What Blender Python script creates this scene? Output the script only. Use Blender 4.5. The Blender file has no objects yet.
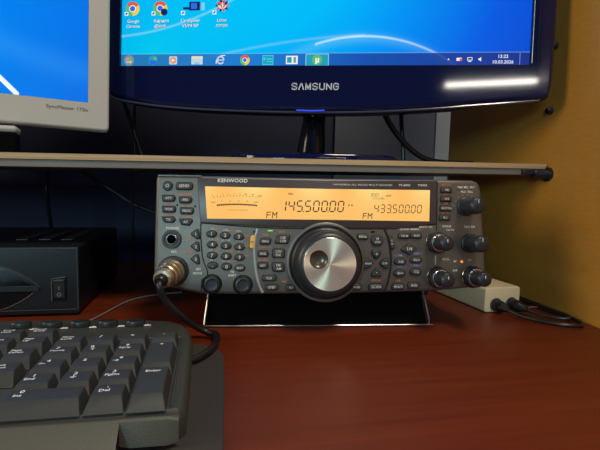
import bpy, bmesh, math, random
from mathutils import Matrix, Vector, Euler
random.seed(4)
S = bpy.context.scene
COL = S.collection
D2R = math.radians
MM = 0.001

# ------------------------------------------------------------ materials
def nodes_of(name):
    m = bpy.data.materials.new(name); m.use_nodes = True
    nt = m.node_tree
    return m, nt, nt.nodes['Principled BSDF']

def mat(name, col, rough=.5, metal=0., bump=0., scale=300., var=0., coat=0., emit=None, estr=0., spec=.5, aniso=0.):
    m, nt, b = nodes_of(name)
    b.inputs['Base Color'].default_value = (*col, 1)
    b.inputs['Roughness'].default_value = rough
    b.inputs['Metallic'].default_value = metal
    b.inputs['Specular IOR Level'].default_value = spec
    b.inputs['Coat Weight'].default_value = coat
    b.inputs['Coat Roughness'].default_value = .08
    if emit:
        b.inputs['Emission Color'].default_value = (*emit, 1)
        b.inputs['Emission Strength'].default_value = estr
    tc = nt.nodes.new('ShaderNodeTexCoord')
    nz = nt.nodes.new('ShaderNodeTexNoise'); nz.inputs['Scale'].default_value = scale
    nz.inputs['Detail'].default_value = 4
    nt.links.new(tc.outputs['Object'], nz.inputs['Vector'])
    if var:
        mx = nt.nodes.new('ShaderNodeMix'); mx.data_type = 'RGBA'
        mx.inputs['A'].default_value = (*[c * (1 - var) for c in col], 1)
        mx.inputs['B'].default_value = (*[min(1, c * (1 + var)) for c in col], 1)
        nt.links.new(nz.outputs['Fac'], mx.inputs['Factor'])
        nt.links.new(mx.outputs['Result'], b.inputs['Base Color'])
    if bump:
        bp = nt.nodes.new('ShaderNodeBump'); bp.inputs['Strength'].default_value = bump
        bp.inputs['Distance'].default_value = .0004
        nt.links.new(nz.outputs['Fac'], bp.inputs['Height'])
        nt.links.new(bp.outputs['Normal'], b.inputs['Normal'])
    return m

def wood(name, c1, c2, rough, stretch, bump=.1, coat=0., wave=None):
    m, nt, b = nodes_of(name)
    tc = nt.nodes.new('ShaderNodeTexCoord')
    mp = nt.nodes.new('ShaderNodeMapping'); mp.inputs['Scale'].default_value = stretch
    nt.links.new(tc.outputs['Object'], mp.inputs['Vector'])
    nz = nt.nodes.new('ShaderNodeTexNoise'); nz.inputs['Scale'].default_value = 1.
    nz.inputs['Detail'].default_value = 8; nz.inputs['Roughness'].default_value = .62
    nz.inputs['Distortion'].default_value = .4
    nt.links.new(mp.outputs['Vector'], nz.inputs['Vector'])
    cr = nt.nodes.new('ShaderNodeValToRGB')
    cr.color_ramp.elements[0].position = .3; cr.color_ramp.elements[0].color = (*c1, 1)
    cr.color_ramp.elements[1].position = .72; cr.color_ramp.elements[1].color = (*c2, 1)
    nt.links.new(nz.outputs['Fac'], cr.inputs['Fac'])
    nt.links.new(cr.outputs['Color'], b.inputs['Base Color'])
    b.inputs['Roughness'].default_value = rough
    b.inputs['Coat Weight'].default_value = coat; b.inputs['Coat Roughness'].default_value = .2
    bp = nt.nodes.new('ShaderNodeBump'); bp.inputs['Strength'].default_value = bump
    bp.inputs['Distance'].default_value = .0003
    nt.links.new(nz.outputs['Fac'], bp.inputs['Height'])
    nt.links.new(bp.outputs['Normal'], b.inputs['Normal'])
    return m

M = {}
M['desk'] = wood('desk_laminate', (.112, .0165, .0045), (.168, .028, .008), .40, (6, 130, 60), .06, 0)
M['desk'].node_tree.nodes['Principled BSDF'].inputs['Specular IOR Level'].default_value = .3
M['panel'] = wood('beech_panel', (.54, .248, .034), (.62, .295, .047), .42, (160, 90, 500), .05, .1)
M['ply'] = wood('plywood_edge', (.42, .28, .14), (.68, .49, .28), .6, (9, 400, 700), .1)
M['shelf_face'] = mat('shelf_face', (.20, .18, .165), .55, var=.1, scale=25)
M['wall'] = mat('painted_wall', (.020, .027, .058), .8, bump=.1, scale=60, var=.06)  # the wall's shade is put into this dark blue colour
M['radio'] = mat('radio_grey', (.172, .158, .138), .42, metal=.6, bump=.12, scale=1600)
M['radio_case'] = mat('radio_case', (.02, .02, .022), .5, bump=.2, scale=900)
M['frame'] = mat('display_surround', (.065, .050, .050), .3)
M['btn'] = mat('button_rubber', (.050, .051, .050), .42)
M['btn_gap'] = mat('button_gap', (.008, .008, .008), .7)
M['legend_key'] = mat('button_legend', (.72, .72, .66), .6)
M['knob'] = mat('knob_black', (.024, .028, .034), .36)
M['chrome'] = mat('chrome', (.75, .72, .66), .22, metal=1)
M['chrome_thin'] = mat('steel_wire', (.5, .5, .48), .25, metal=1)
M['silver_trim'] = mat('silver_trim', (.60, .74, .74), .3, metal=.6)
M['brass'] = mat('worn_brass', (.88, .74, .50), .3, metal=.9, bump=.3, scale=800, var=.2)
M['black'] = mat('black_plastic', (.012, .012, .014), .35)
M['rubber'] = mat('cable_black', (.013, .013, .014), .33)
M['hole'] = mat('dark_hole', (.002, .002, .002), .9, spec=0)
M['white'] = mat('legend_white', (.95, .95, .88), .6)
M['white_dim'] = mat('legend_pale', (.66, .64, .56), .6)
M['orange'] = mat('legend_orange', (.75, .25, .09), .6)
M['blue_leg'] = mat('legend_blue', (.12, .12, .22), .6)
M['lcdseg'] = mat('lcd_segment', (.02, .012, .008), .6)
M['amber_key'] = mat('amber_lit_key', (.5, .3, .06), .4, emit=(.9, .5, .08), estr=.28)
M['green_led'] = mat('green_led', (.1, .5, .05), .4, emit=(.25, 1, .06), estr=.55)
M['orange_led'] = mat('orange_led', (.5, .2, .05), .4, emit=(1, .3, .02), estr=.8)
M['blue_led'] = mat('blue_led', (.05, .1, .5), .4, emit=(.02, .05, 1), estr=.5)
M['samsung'] = mat('gloss_navy_black', (.005, .008, .045), .06, spec=.5)
M['samsung_edge'] = mat('clear_edge', (.05, .06, .11), .15, coat=.5)
M['beige'] = mat('monitor_beige', (.50, .48, .42), .5, bump=.05, scale=900)
M['beige_dark'] = mat('monitor_gap', (.03, .03, .03), .6)
M['print_grey'] = mat('print_grey', (.06, .06, .06), .6)
M['logo_silver'] = mat('logo_silver', (.62, .64, .72), .4, emit=None)
M['tower'] = mat('tower_charcoal', (.006, .009, .013), .42, bump=.15, scale=900)
M['tower_gloss'] = mat('tower_gloss', (.006, .008, .011), .2)
M['tower_line'] = mat('tower_line', (.05, .058, .065), .4)
M['switch'] = mat('switch_grey', (.075, .08, .072), .4)
M['cream'] = mat('cream_plastic', (.86, .72, .46), .45, bump=.05, scale=700)
M['mouse_mat'] = mat('mat_cloth', (.042, .036, .031), .9, bump=.5, scale=2200, var=.25)
M['mat_edge'] = mat('mat_edge', (.02, .018, .017), .9)
M['kb'] = mat('keyboard_case', (.050, .055, .045), .5, bump=.3, scale=1300, var=.1)
M['kb_lip'] = mat('keyboard_lip', (.085, .085, .064), .5, bump=.35, scale=1100, var=.14)
M['key'] = mat('key_black', (.036, .040, .038), .5, bump=.12, scale=1500)
M['thin_wire'] = mat('thin_wire_grey', (.2, .2, .2), .4)
M['bail_black'] = mat('bail_black', (.003, .003, .004), .9, spec=.05)
M['neck'] = mat('neck_black', (.006, .007, .012), .15)
M['dust'] = mat('steel_bracket', (.02, .03, .045), .3, metal=.4)

def emis(name, col, s=1.):
    m = bpy.data.materials.new(name); m.use_nodes = True
    nt = m.node_tree; nt.nodes.clear()
    e = nt.nodes.new('ShaderNodeEmission'); o = nt.nodes.new('ShaderNodeOutputMaterial')
    e.inputs['Color'].default_value = (*col, 1); e.inputs['Strength'].default_value = s
    nt.links.new(e.outputs[0], o.inputs['Surface'])
    return m
for n, c in dict(i_white=(.85, .9, .95), i_red=(.8, .10, .06), i_yellow=(.9, .6, .06), i_green=(.12, .5, .15), i_blue=(.03, .15, .75),
                 i_navy=(.01, .02, .12), i_pink=(.6, .1, .3), i_cyan=(.05, .6, .8), i_teal=(.02, .35, .5), i_sky=(.25, .6, .9),
                 i_orange=(.85, .3, .08), i_cream=(.8, .75, .5), i_grey=(.2, .28, .38), i_text=(.012, .07, .16), i_pale=(.55, .65, .8)).items():
    M[n] = emis(n, c)

# ------------------------------------------------------------ mesh builder
class MB:
    def __init__(s): s.v = []; s.f = []; s.mi = []; s.mats = []; s.sm = []
    def slot(s, m):
        if m not in s.mats: s.mats.append(m)
        return s.mats.index(m)
    def add(s, vs, fs, m, smooth=True, xf=None):
        b = len(s.v); k = s.slot(m)
        for p in vs:
            p = Vector(p)
            s.v.append(xf @ p if xf else p)
        for f in fs: s.f.append([i + b for i in f]); s.mi.append(k); s.sm.append(smooth)
        return s
    def box(s, lo, hi, m, xf=None):
        x0, y0, z0 = lo; x1, y1, z1 = hi
        v = [(x0, y0, z0), (x1, y0, z0), (x1, y1, z0), (x0, y1, z0), (x0, y0, z1), (x1, y0, z1), (x1, y1, z1), (x0, y1, z1)]
        return s.add(v, [(0, 3, 2, 1), (4, 5, 6, 7), (0, 1, 5, 4), (1, 2, 6, 5), (2, 3, 7, 6), (3, 0, 4, 7)], m, True, xf)
    def prism(s, out, y0, y1, m, ch=0., xf=None, back=True):
        """outline of (x, z) points counter-clockwise seen from -Y; front at y0; ch = rounded front edge"""
        n = len(out)
        cx = sum(p[0] for p in out) / n; cz = sum(p[1] for p in out) / n
        def inset(d):
            r = []
            for i in range(n):
                a = Vector(out[i - 1]); b = Vector(out[i]); c = Vector(out[(i + 1) % n])
                e1 = (b - a); e2 = (c - b)
                if e1.length < 1e-9 or e2.length < 1e-9: r.append((b.x, b.y)); continue
                e1.normalize(); e2.normalize()
                n1 = Vector((-e1.y, e1.x)); n2 = Vector((-e2.y, e2.x))
                k = n1 + n2
                if k.length < 1e-6: k = n1
                k.normalize(); q = max(.4, k.dot(n1))
                r.append((b.x + k.x * d / q, b.y + k.y * d / q))
            return r
        rings = []
        if ch > 0:
            for a in (0, 30, 60, 90):
                d = ch * (1 - math.sin(D2R(a)))
                yy = y0 + ch * (1 - math.cos(D2R(a)))
                rings.append((inset(d) if d > 1e-9 else out, yy))
        else: rings.append((out, y0))
        # order so that the first ring is the front face
        if ch > 0:
            rings = [(inset(ch * (1 - math.sin(D2R(a)))), y0 + ch * (1 - math.cos(D2R(a)))) for a in (0, 25, 50, 70, 90)]
        rings.append((out, y1))
        vs = []
        for o, y in rings: vs += [(p[0], y, p[1]) for p in o]
        fs = [list(range(n))]
        for k in range(len(rings) - 1):
            for i in range(n):
                j = (i + 1) % n
                fs.append((k * n + i, (k + 1) * n + i, (k + 1) * n + j, k * n + j))
        if back: fs.append([(len(rings) - 1) * n + i for i in reversed(range(n))])
        return s.add(vs, fs, m, True, xf)
    def flat(s, out, y, m, xf=None):
        return s.add([(p[0], y, p[1]) for p in out], [list(range(len(out)))], m, False, xf)
    def lathe(s, prof, m, xf=None, n=40, flute=None):
        """prof: (r, y) along the local Y axis"""
        vs = []; k = len(prof)
        for i in range(n):
            a = 2 * math.pi * i / n
            for q, (r, y) in enumerate(prof):
                rr = r
                if flute and flute[0] <= q <= flute[1]: rr = r * (1 - flute[2] * (i % 2))
                vs.append((rr * math.cos(a), y, rr * math.sin(a)))
        fs = []
        for i in range(n):
            j = (i + 1) % n
            for q in range(k - 1):
                fs.append((i * k + q, j * k + q, j * k + q + 1, i * k + q + 1))
        return s.add(vs, fs, m, True, xf)
    def tube(s, pts, r, m, n=10, sub=6, xf=None, cap=True):
        P = [Vector(p) for p in pts]
        if sub > 1 and len(P) > 2:
            Q = [P[0] * 2 - P[1]] + P + [P[-1] * 2 - P[-2]]; out = []
            for i in range(1, len(Q) - 2):
                for t in range(sub):
                    u = t / sub; a, b, c, d = Q[i - 1], Q[i], Q[i + 1], Q[i + 2]
                    out.append(.5 * ((2 * b) + (c - a) * u + (2 * a - 5 * b + 4 * c - d) * u * u + (3 * b - a - 3 * c + d) * u ** 3))
            out.append(P[-1]); P = out
        up = None; vs = []; L = len(P)
        for i, p in enumerate(P):
            t = (P[min(i + 1, L - 1)] - P[max(i - 1, 0)]).normalized()
            if up is None:
                up = t.orthogonal().normalized()
            else:
                up = (up - t * up.dot(t)); up.normalize()
            w = t.cross(up)
            rr = r[min(len(r) - 1, i * len(r) // L)] if isinstance(r, (list, tuple)) else r
            for k in range(n):
                a = 2 * math.pi * k / n
                vs.append(p + (up * math.cos(a) + w * math.sin(a)) * rr)
        fs = []
        for i in range(L - 1):
            for k in range(n):
                j = (k + 1) % n
                fs.append((i * n + k, i * n + j, (i + 1) * n + j, (i + 1) * n + k))
        if cap:
            fs.append(list(reversed(range(n)))); fs.append([(L - 1) * n + k for k in range(n)])
        return s.add(vs, fs, m, True, xf)
    def text(s, body, x, z, h, m, y=0., align='c', w=None, shear=0., bold=0., xf=None):
        """lettering in the XZ plane facing -Y, cap height h, centred (or left) at x, base at z"""
        tm = text_mesh(body, bold, shear)
        vs, fs, x0, x1, cap = tm
        sc = h / cap; sx = sc if w is None else w / max(1e-6, (x1 - x0))
        W = (x1 - x0) * sx
        ox = x - W / 2 if align == 'c' else (x if align == 'l' else x - W)
        return s.add([(ox + (p[0] - x0) * sx, y, z + p[1] * sc) for p in vs], fs, m, False, xf)
    def build(s, name, parent=None, local=None, ang=35, bevel=0., seg=2, recalc=True):
        me = bpy.data.meshes.new(name)
        me.from_pydata([tuple(v) for v in s.v], [], s.f); me.validate()
        for m in s.mats: me.materials.append(M[m])
        for p, k, q in zip(me.polygons, s.mi, s.sm): p.material_index = k; p.use_smooth = q
        if recalc:
            bm = bmesh.new(); bm.from_mesh(me); bmesh.ops.recalc_face_normals(bm, faces=bm.faces[:]); bm.to_mesh(me); bm.free()
        me.set_sharp_from_angle(angle=D2R(ang))
        o = bpy.data.objects.new(name, me); COL.objects.link(o)
        if parent: o.parent = parent
        if local is not None: o.matrix_local = local
        if bevel:
            md = o.modifiers.new('bevel', 'BEVEL'); md.width = bevel; md.segments = seg; md.limit_method = 'ANGLE'; md.angle_limit = D2R(40)
            md.harden_normals = False
        return o

_tc = {}
def text_mesh(body, bold, shear):
    key = (body, bold, shear)
    if key in _tc: return _tc[key]
    def mk(t, bold, shear):
        cu = bpy.data.curves.new('lettering', 'FONT'); cu.body = t; cu.size = 1.; cu.resolution_u = 2
        cu.offset = bold; cu.shear = shear
        ob = bpy.data.objects.new('lettering', cu)
        me = bpy.data.meshes.new_from_object(ob)
        vs = [tuple(v.co) for v in me.vertices]; fs = [list(p.vertices) for p in me.polygons]
        bpy.data.meshes.remove(me); bpy.data.objects.remove(ob); bpy.data.curves.remove(cu)
        return vs, fs
    vs, fs = mk(body, bold, shear)
    hv, _ = mk('H', bold, 0.)
    cap = max(v[1] for v in hv)
    r = (vs, fs, min(v[0] for v in vs), max(v[0] for v in vs), cap)
    _tc[key] = r
    return r

def tag(o, label=None, cat=None, group=None, kind=None):
    if label: o['label'] = label
    if cat: o['category'] = cat
    if group: o['group'] = group
    if kind: o['kind'] = kind
    return o
def empty(name, mtx):
    o = bpy.data.objects.new(name, None); COL.objects.link(o); o.empty_display_size = .02
    o.matrix_world = mtx; return o

def rrect(cx, cz, w, h, r, n=5, skew=0.):
    out = []
    r = min(r, w / 2 - 1e-6, h / 2 - 1e-6)
    for (sx, sz, a0) in ((1, -1, -90), (1, 1, 0), (-1, 1, 90), (-1, -1, 180)):
        for k in range(n + 1):
            a = D2R(a0 + 90 * k / n)
            x = sx * (w / 2 - r) + r * math.cos(a); z = sz * (h / 2 - r) + r * math.sin(a)
            out.append((cx + x + skew * z, cz + z))
    return out
def circ(cx, cz, r, n=28, rz=None):
    rz = rz or r
    return [(cx + r * math.cos(2 * math.pi * i / n), cz + rz * math.sin(2 * math.pi * i / n)) for i in range(n)]
def rpoly(pts, r, n=3):
    """round the corners of a polygon (counter-clockwise)"""
    out = []; L = len(pts)
    for i in range(L):
        a, b, c = Vector(pts[i - 1]), Vector(pts[i]), Vector(pts[(i + 1) % L])
        u = (a - b).normalized(); v = (c - b).normalized()
        rr = min(r, (a - b).length * .45, (c - b).length * .45)
        p, q = b + u * rr, b + v * rr
        for k in range(n + 1):
            t = k / n
            w = (1 - t) ** 2 * p + 2 * t * (1 - t) * b + t * t * q
            out.append((w.x, w.y))
    return out

# ------------------------------------------------------------ camera
H = .122
cam = bpy.data.cameras.new('camera'); co = bpy.data.objects.new('camera', cam); COL.objects.link(co)
cam.sensor_fit = 'HORIZONTAL'; cam.sensor_width = 36.; cam.lens = 36. * 450 / 600; cam.clip_start = .01
co.matrix_world = Matrix.Translation((0, 0, H)) @ Matrix.Rotation(D2R(-11.3), 4, 'Z') @ Matrix.Rotation(D2R(90 - 5.4), 4, 'X') @ Matrix.Rotation(D2R(1.35), 4, 'Z')
S.camera = co

# ------------------------------------------------------------ desk, hutch side, shelf, wall
XP = .3386
desk = empty('desk', Matrix.Translation((0, .3, 0)))
tag(desk, 'reddish brown desk with a yellow beech side board carrying the radio and keyboard', 'desk')
inv = desk.matrix_world.inverted()
MB().box((-.752, -.12, -.028), (XP, .70, 0), 'desk', inv).build('worktop', desk, bevel=.0015)
MB().box((XP, -.12, -.028), (XP + .018, .607, .75), 'panel', inv).build('side_board', desk, bevel=.0008)
MB().box((-.77, .24, 0), (-.752, .607, .75), 'panel', inv).build('side_board', desk, bevel=.0008)  # unseen left board, added to shade the space under the shelf
def bolt(y, z, r=.0035, parent=desk):
    xf = inv @ Matrix.Translation((XP, y, z)) @ Matrix.Rotation(D2R(-90), 4, 'Z')
    b = MB()
    b.lathe([(r, 0), (r, -.0035), (r * .8, -.005), (r * .45, -.0052), (r * .42, -.0035), (0.00001, -.0035)], 'black', xf, 20)
    o = b.build('screw', parent)
    return o
for y, z in ((.4078, .2641), (.408, .2002)): bolt(y, z)

wall = MB().box((-1.6, .76, -.6), (1.0, .80, 1.4), 'wall').build('wall_back'); tag(wall, 'dark blue grey wall behind the desk', kind='structure')
M['trim'] = mat('pale_trim', (.34, .40, .38), .7, var=.06, scale=30)  # light fading across the wall, built as paler strips
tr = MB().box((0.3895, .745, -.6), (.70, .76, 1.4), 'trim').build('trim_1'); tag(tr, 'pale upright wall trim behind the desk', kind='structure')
M['trim_mid'] = mat('grey_trim', (.105, .125, .15), .75, var=.08, scale=30)  # middle step of the painted light on the wall
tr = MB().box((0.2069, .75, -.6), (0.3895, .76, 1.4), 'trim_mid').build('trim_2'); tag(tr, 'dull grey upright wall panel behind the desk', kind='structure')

# shelf: a thin board, its right end in front of the beech board
tl = math.atan((.1427 - .1364) / .53)
sh_m = Matrix.Translation((.3366, .407, .1417)) @ Matrix.Rotation(-tl, 4, 'Y')
shelf = empty('shelf', sh_m)
tag(shelf, 'thin plywood shelf board running across above the radio under both monitors', 'shelf')
TH = .0050
MB().box((-1.086, 0, 0), (0, .195, TH), 'shelf_face').build('board', shelf, bevel=.0003)
MB().box((-1.086, -.0009, .0001), (0, 0, TH - .0001), 'ply').build('edge_strip', shelf)
MB().box((-1.086, .0004, -.0064), (-.0045, .194, -.0001), 'shelf_face').build('lower_board', shelf, bevel=.0005)
def on_shelf(x, y, dz=0.):
    return .1417 + TH / math.cos(tl) + (x - .3366) * math.tan(tl) + dz

# shelf support at the right end (dark plastic pin with a bright rim)
sp = empty('shelf_support', Matrix.Translation((XP, .405, .1363)))
tag(sp, 'black shelf peg screwed into the beech board under the right end of the shelf', 'shelf support')
xf = Matrix.Rotation(D2R(-90), 4, 'Z')
MB().lathe([(.0001, -.0185), (.0042, -.018), (.0052, -.0155), (.0052, -.004), (.0058, -.003), (.0058, 0)], 'dust', xf, 20).build('peg', sp)
MB().lathe([(.0060, -.0034), (.0069, -.003), (.0072, -.001), (.0072, 0)], 'black', xf, 24).build('flange', sp)
MB().box((-.030, -.002, -.001), (-.016, .006, .004), 'black').build('bracket_arm', sp, bevel=.0008)

# ------------------------------------------------------------ screens
def screen_mat(name, W, Hh, kind):
    m = bpy.data.materials.new(name); m.use_nodes = True
    nt = m.node_tree; nt.nodes.clear(); L = nt.links
    N = lambda t: nt.nodes.new(t)
    out = N('ShaderNodeOutputMaterial'); em = N('ShaderNodeEmission'); gl = N('ShaderNodeBsdfGlossy'); ad = N('ShaderNodeAddShader')
    gl.inputs['Roughness'].default_value = .3; gl.inputs['Color'].default_value = (.006, .006, .006, 1)
    L.new(em.outputs[0], ad.inputs[0]); L.new(gl.outputs[0], ad.inputs[1]); L.new(ad.outputs[0], out.inputs['Surface'])
    tc = N('ShaderNodeTexCoord'); sx = N('ShaderNodeSeparateXYZ'); L.new(tc.outputs['Object'], sx.inputs[0])
    def val(x):
        return x
    def mth(op, a, b=None, c=None, clamp=False):
        n = N('ShaderNodeMath'); n.operation = op; n.use_clamp = clamp
        for i, q in enumerate((a, b, c)):
            if q is None: continue
            if isinstance(q, (int, float)): n.inputs[i].default_value = q
            else: L.new(q, n.inputs[i])
        return n.outputs[0]
    X = sx.outputs['X']; Z = sx.outputs['Z']
    def dist(cx, cz, sxx=1., szz=1.):
        dx = mth('MULTIPLY', mth('SUBTRACT', X, cx), sxx); dz = mth('MULTIPLY', mth('SUBTRACT', Z, cz), szz)
        return mth('SQRT', mth('ADD', mth('MULTIPLY', dx, dx), mth('MULTIPLY', dz, dz)))
    def line(d, r, w, gain):      # soft glowing ring at distance r
        q = mth('DIVIDE', mth('ABSOLUTE', mth('SUBTRACT', d, r)), w)
        return mth('MULTIPLY', mth('EXPONENT', mth('MULTIPLY', mth('MULTIPLY', q, q), -1.)), gain)
    def ramp(fac, stops):
        r = N('ShaderNodeValToRGB'); e = r.color_ramp.elements
        while len(e) < len(stops): e.new(.5)
        for k, (p, c) in enumerate(stops): e[k].position = p; e[k].color = (*c, 1)
        L.new(fac, r.inputs['Fac']); return r.outputs['Color']
    def mix(f, a, b, mode='MIX'):
        n = N('ShaderNodeMix'); n.data_type = 'RGBA'; n.blend_type = mode
        if isinstance(f, (int, float)): n.inputs['Factor'].default_value = f
        else: L.new(f, n.inputs['Factor'])
        for k, q in (('A', a), ('B', b)):
            if isinstance(q, tuple): n.inputs[k].default_value = (*q, 1)
            else: L.new(q, n.inputs[k])
        return n.outputs['Result']
    if kind == 'wide':
        d = dist(-.07, .115, 1., 1.15)
        c = ramp(mth('DIVIDE', d, .36), [(0, (0, .56, .98)), (.28, (0, .47, .97)), (.48, (0, .27, .92)), (.70, (.001, .095, .76)), (1, (.002, .03, .5))])
        g = dist(-.17, .012, 1, 1.5)
        c = mix(mth('EXPONENT', mth('MULTIPLY', mth('DIVIDE', g, .09), -1.)), c, (.0, .60, .86))
        # light trails
        t1 = mth('MULTIPLY', line(dist(.048, -.1235, 1, 1.), .1525, .0011, .9), mth('GREATER_THAN', X, .0))
        t1b = mth('MULTIPLY', line(dist(.048, -.1275, 1, 1.), .1545, .005, .28), mth('GREATER_THAN', X, -.03))
        t2 = line(dist(-.23, .33, 1, 1), .300, .0011, .28)
        t3 = mth('MULTIPLY', line(dist(.08, -.787, 1, 1), .818, .0012, .16), mth('LESS_THAN', X, .05))
        t4 = mth('MULTIPLY', line(dist(.25, .6, 1, 1), .555, .003, .07), mth('GREATER_THAN', X, .03))
        fall = mth('SUBTRACT', 1.0, mth('MULTIPLY', mth('ABSOLUTE', mth('SUBTRACT', X, .04)), 7.), None, True)
        c = mix(mth('MULTIPLY', t1, fall), c, (.75, .95, 1))
        c = mix(mth('MULTIPLY', t1b, fall), c, (.2, .7, 1))
        for t in (t2, t3): c = mix(t, c, (.6, .9, 1))
        # task bar
        tb = mth('LESS_THAN', Z, .0125)
        bar = ramp(mth('DIVIDE', mth('ADD', X, .205), .41), [(0, (.02, .16, .42)), (.35, (.015, .17, .62)), (.62, (.01, .06, .38)), (1, (.012, .03, .22))])
        c = mix(mth('MULTIPLY', tb, .9), c, bar)
        c = mix(mth('MULTIPLY', line(mth('ABSOLUTE', mth('SUBTRACT', Z, .0126)), 0., .0004, .35), 1.), c, (.3, .6, .9))
    else:
        d = dist(-.12, .11, 1, 1)
        c = ramp(mth('DIVIDE', d, .34), [(0, (0, .42, 1.)), (.35, (0, .31, .95)), (.6, (0, .23, .88)), (1, (0, .14, .76))])
        t = mth('MULTIPLY', line(dist(-.010, -.122, 1, 1), .160, .0016, 1.), mth('LESS_THAN', X, .098))
        c2 = line(dist(.21, .40, 1, 1), .372, .012, .10)
        c = mix(c2, c, (.1, .6, 1))
        e = (mth('LESS_THAN', mth('ABSOLUTE', mth('ADD', mth('MULTIPLY', mth('SUBTRACT', X, .1060), 1.0), mth('SUBTRACT', Z, .0035))), .0030))
        seg = mth('MULTIPLY', e, mth('LESS_THAN', X, .1095))
        c = mix(seg, c, (.85, .95, 1))
    L.new(c, em.inputs['Color']); em.inputs['Strength'].default_value = 1.0
    return m

# ---- Samsung widescreen
sam_head = Matrix.Translation((.1016, .454, .2387)) @ Matrix.Rotation(D2R(-17.6), 4, 'Z') @ Matrix.Rotation(D2R(-3.17), 4, 'X') @ Matrix.Rotation(D2R(.15), 4, 'Y')
sbx, sby = .1085, .478
sam = empty('wide_monitor', Matrix.Translation((sbx, sby, on_shelf(sbx, sby, .0003))) @ Matrix.Rotation(-tl, 4, 'Y') @ Matrix.Rotation(D2R(-8), 4, 'Z'))
tag(sam, 'wide glossy black monitor with desktop icons and task bar, on the shelf above the radio', 'monitor')
hl = sam.matrix_world.inverted() @ sam_head
def half(z0, z1): pass
bot = [(-.199, -.0355), (-.16, -.0405), (-.1175, -.0433), (-.06, -.0452), (0, -.0458), (.06, -.0446), (.1175, -.0412), (.16, -.0375), (.199, -.0343)]
outer = bot + [(.216, -.0330), (.2238, -.0305), (.2262, -.020), (.2275, .03), (.2275, .26), (.215, .268), (-.210, .268), (-.2225, .26), (-.2225, -.010), (-.2195, -.024), (-.212, -.032)]
W2 = .2055; SH = .2305
inner = [(-.2040, -.0006), (W2, -.0006), (W2, SH), (-.2040, SH)]
b = MB()
# bezel ring: front face bridged between outline and opening, plus lip inward and rounded outer rim
def ring_front(b, outer, inner, yf, m, depth=.028, ch=.004, lip=.004):
    n = len(outer); k = len(inner)
    ds = [(0, .9), (ch * .3, .45), (ch, 0.)]
    # outer rim
    def inset(d):
        mb = MB()
        r = []
        for i in range(n):
            a = Vector(outer[i - 1]); p = Vector(outer[i]); c = Vector(outer[(i + 1) % n])
            e1 = (p - a).normalized(); e2 = (c - p).normalized()
            kk = (Vector((-e1.y, e1.x)) + Vector((-e2.y, e2.x))).normalized()
            r.append((p.x + kk.x * d, p.y + kk.y * d))
        return r
    prof = [(ch, yf), (ch * .5, yf + ch * .13), (ch * .13, yf + ch * .5), (0, yf + ch), (0, yf + depth)]
    vs = []
    for d, y in prof: vs += [(p[0], y, p[1]) for p in (inset(d) if d else outer)]
    fs = []
    for q in range(len(prof) - 1):
        for i in range(n):
            j = (i + 1) % n
            fs.append((q * n + i, (q + 1) * n + i, (q + 1) * n + j, q * n + j))
    fs.append([(len(prof) - 1) * n + i for i in reversed(range(n))])
    b.add(vs, fs, m)
    # front face with hole by filling
    bm = bmesh.new()
    o = [bm.verts.new((p[0], yf, p[1])) for p in inset(ch)]
    i_ = [bm.verts.new((p[0], yf, p[1])) for p in inner]
    es = [bm.edges.new((o[i], o[(i + 1) % n])) for i in range(n)] + [bm.edges.new((i_[i], i_[(i + 1) % k])) for i in range(k)]
    bmesh.ops.triangle_fill(bm, use_beauty=True, use_dissolve=False, edges=es, normal=(0, -1, 0))
    bm.verts.index_update()
    b.add([tuple(v.co) for v in bm.verts], [[v.index for v in f.verts] for f in bm.faces], m)
    bm.free()
    # lip
    vs = [(p[0], yf, p[1]) for p in inner] + [(p[0], yf + lip, p[1]) for p in inner]
    b.add(vs, [(i, (i + 1) % k, k + (i + 1) % k, k + i) for i in range(k)], m)
ring_front(b, outer, inner, -.004, 'samsung')
bez = b.build('bezel', sam, hl, recalc=False)
# clear lower rim that catches the light
b = MB()
b.tube([(x, -.0012 + 0.0, z - .0006) for x, z in [(-.214, -.031)] + bot + [(.216, -.0325)]], .0013, 'samsung_edge', 8, 4)
b.build('clear_rim', sam, hl)
b = MB(); b.tube([(-.0165, -.0030, -.0448), (0, -.0031, -.0452), (.012, -.0030, -.0447)], .0008, 'blue_led', 8, 4); b.build('power_light', sam, hl)
b = MB(); b.box((.2062, -.0046, .001), (.2068, -.004, .232), 'silver_trim'); b.box((.2115, -.0046, -.006), (.2119, -.004, .232), 'btn_gap'); b.build('bezel_line', sam, hl)
M['wide_screen'] = screen_mat('wide_screen', .409, .23, 'wide')
b = MB(); b.add([(-W2, -.0005, -.0006), (W2, -.0005, -.0006), (W2, -.0005, SH), (-W2, -.0005, SH)], [(0, 1, 2, 3)], 'wide_screen', False)
scr = b.build('screen', sam, hl, recalc=False)
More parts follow.
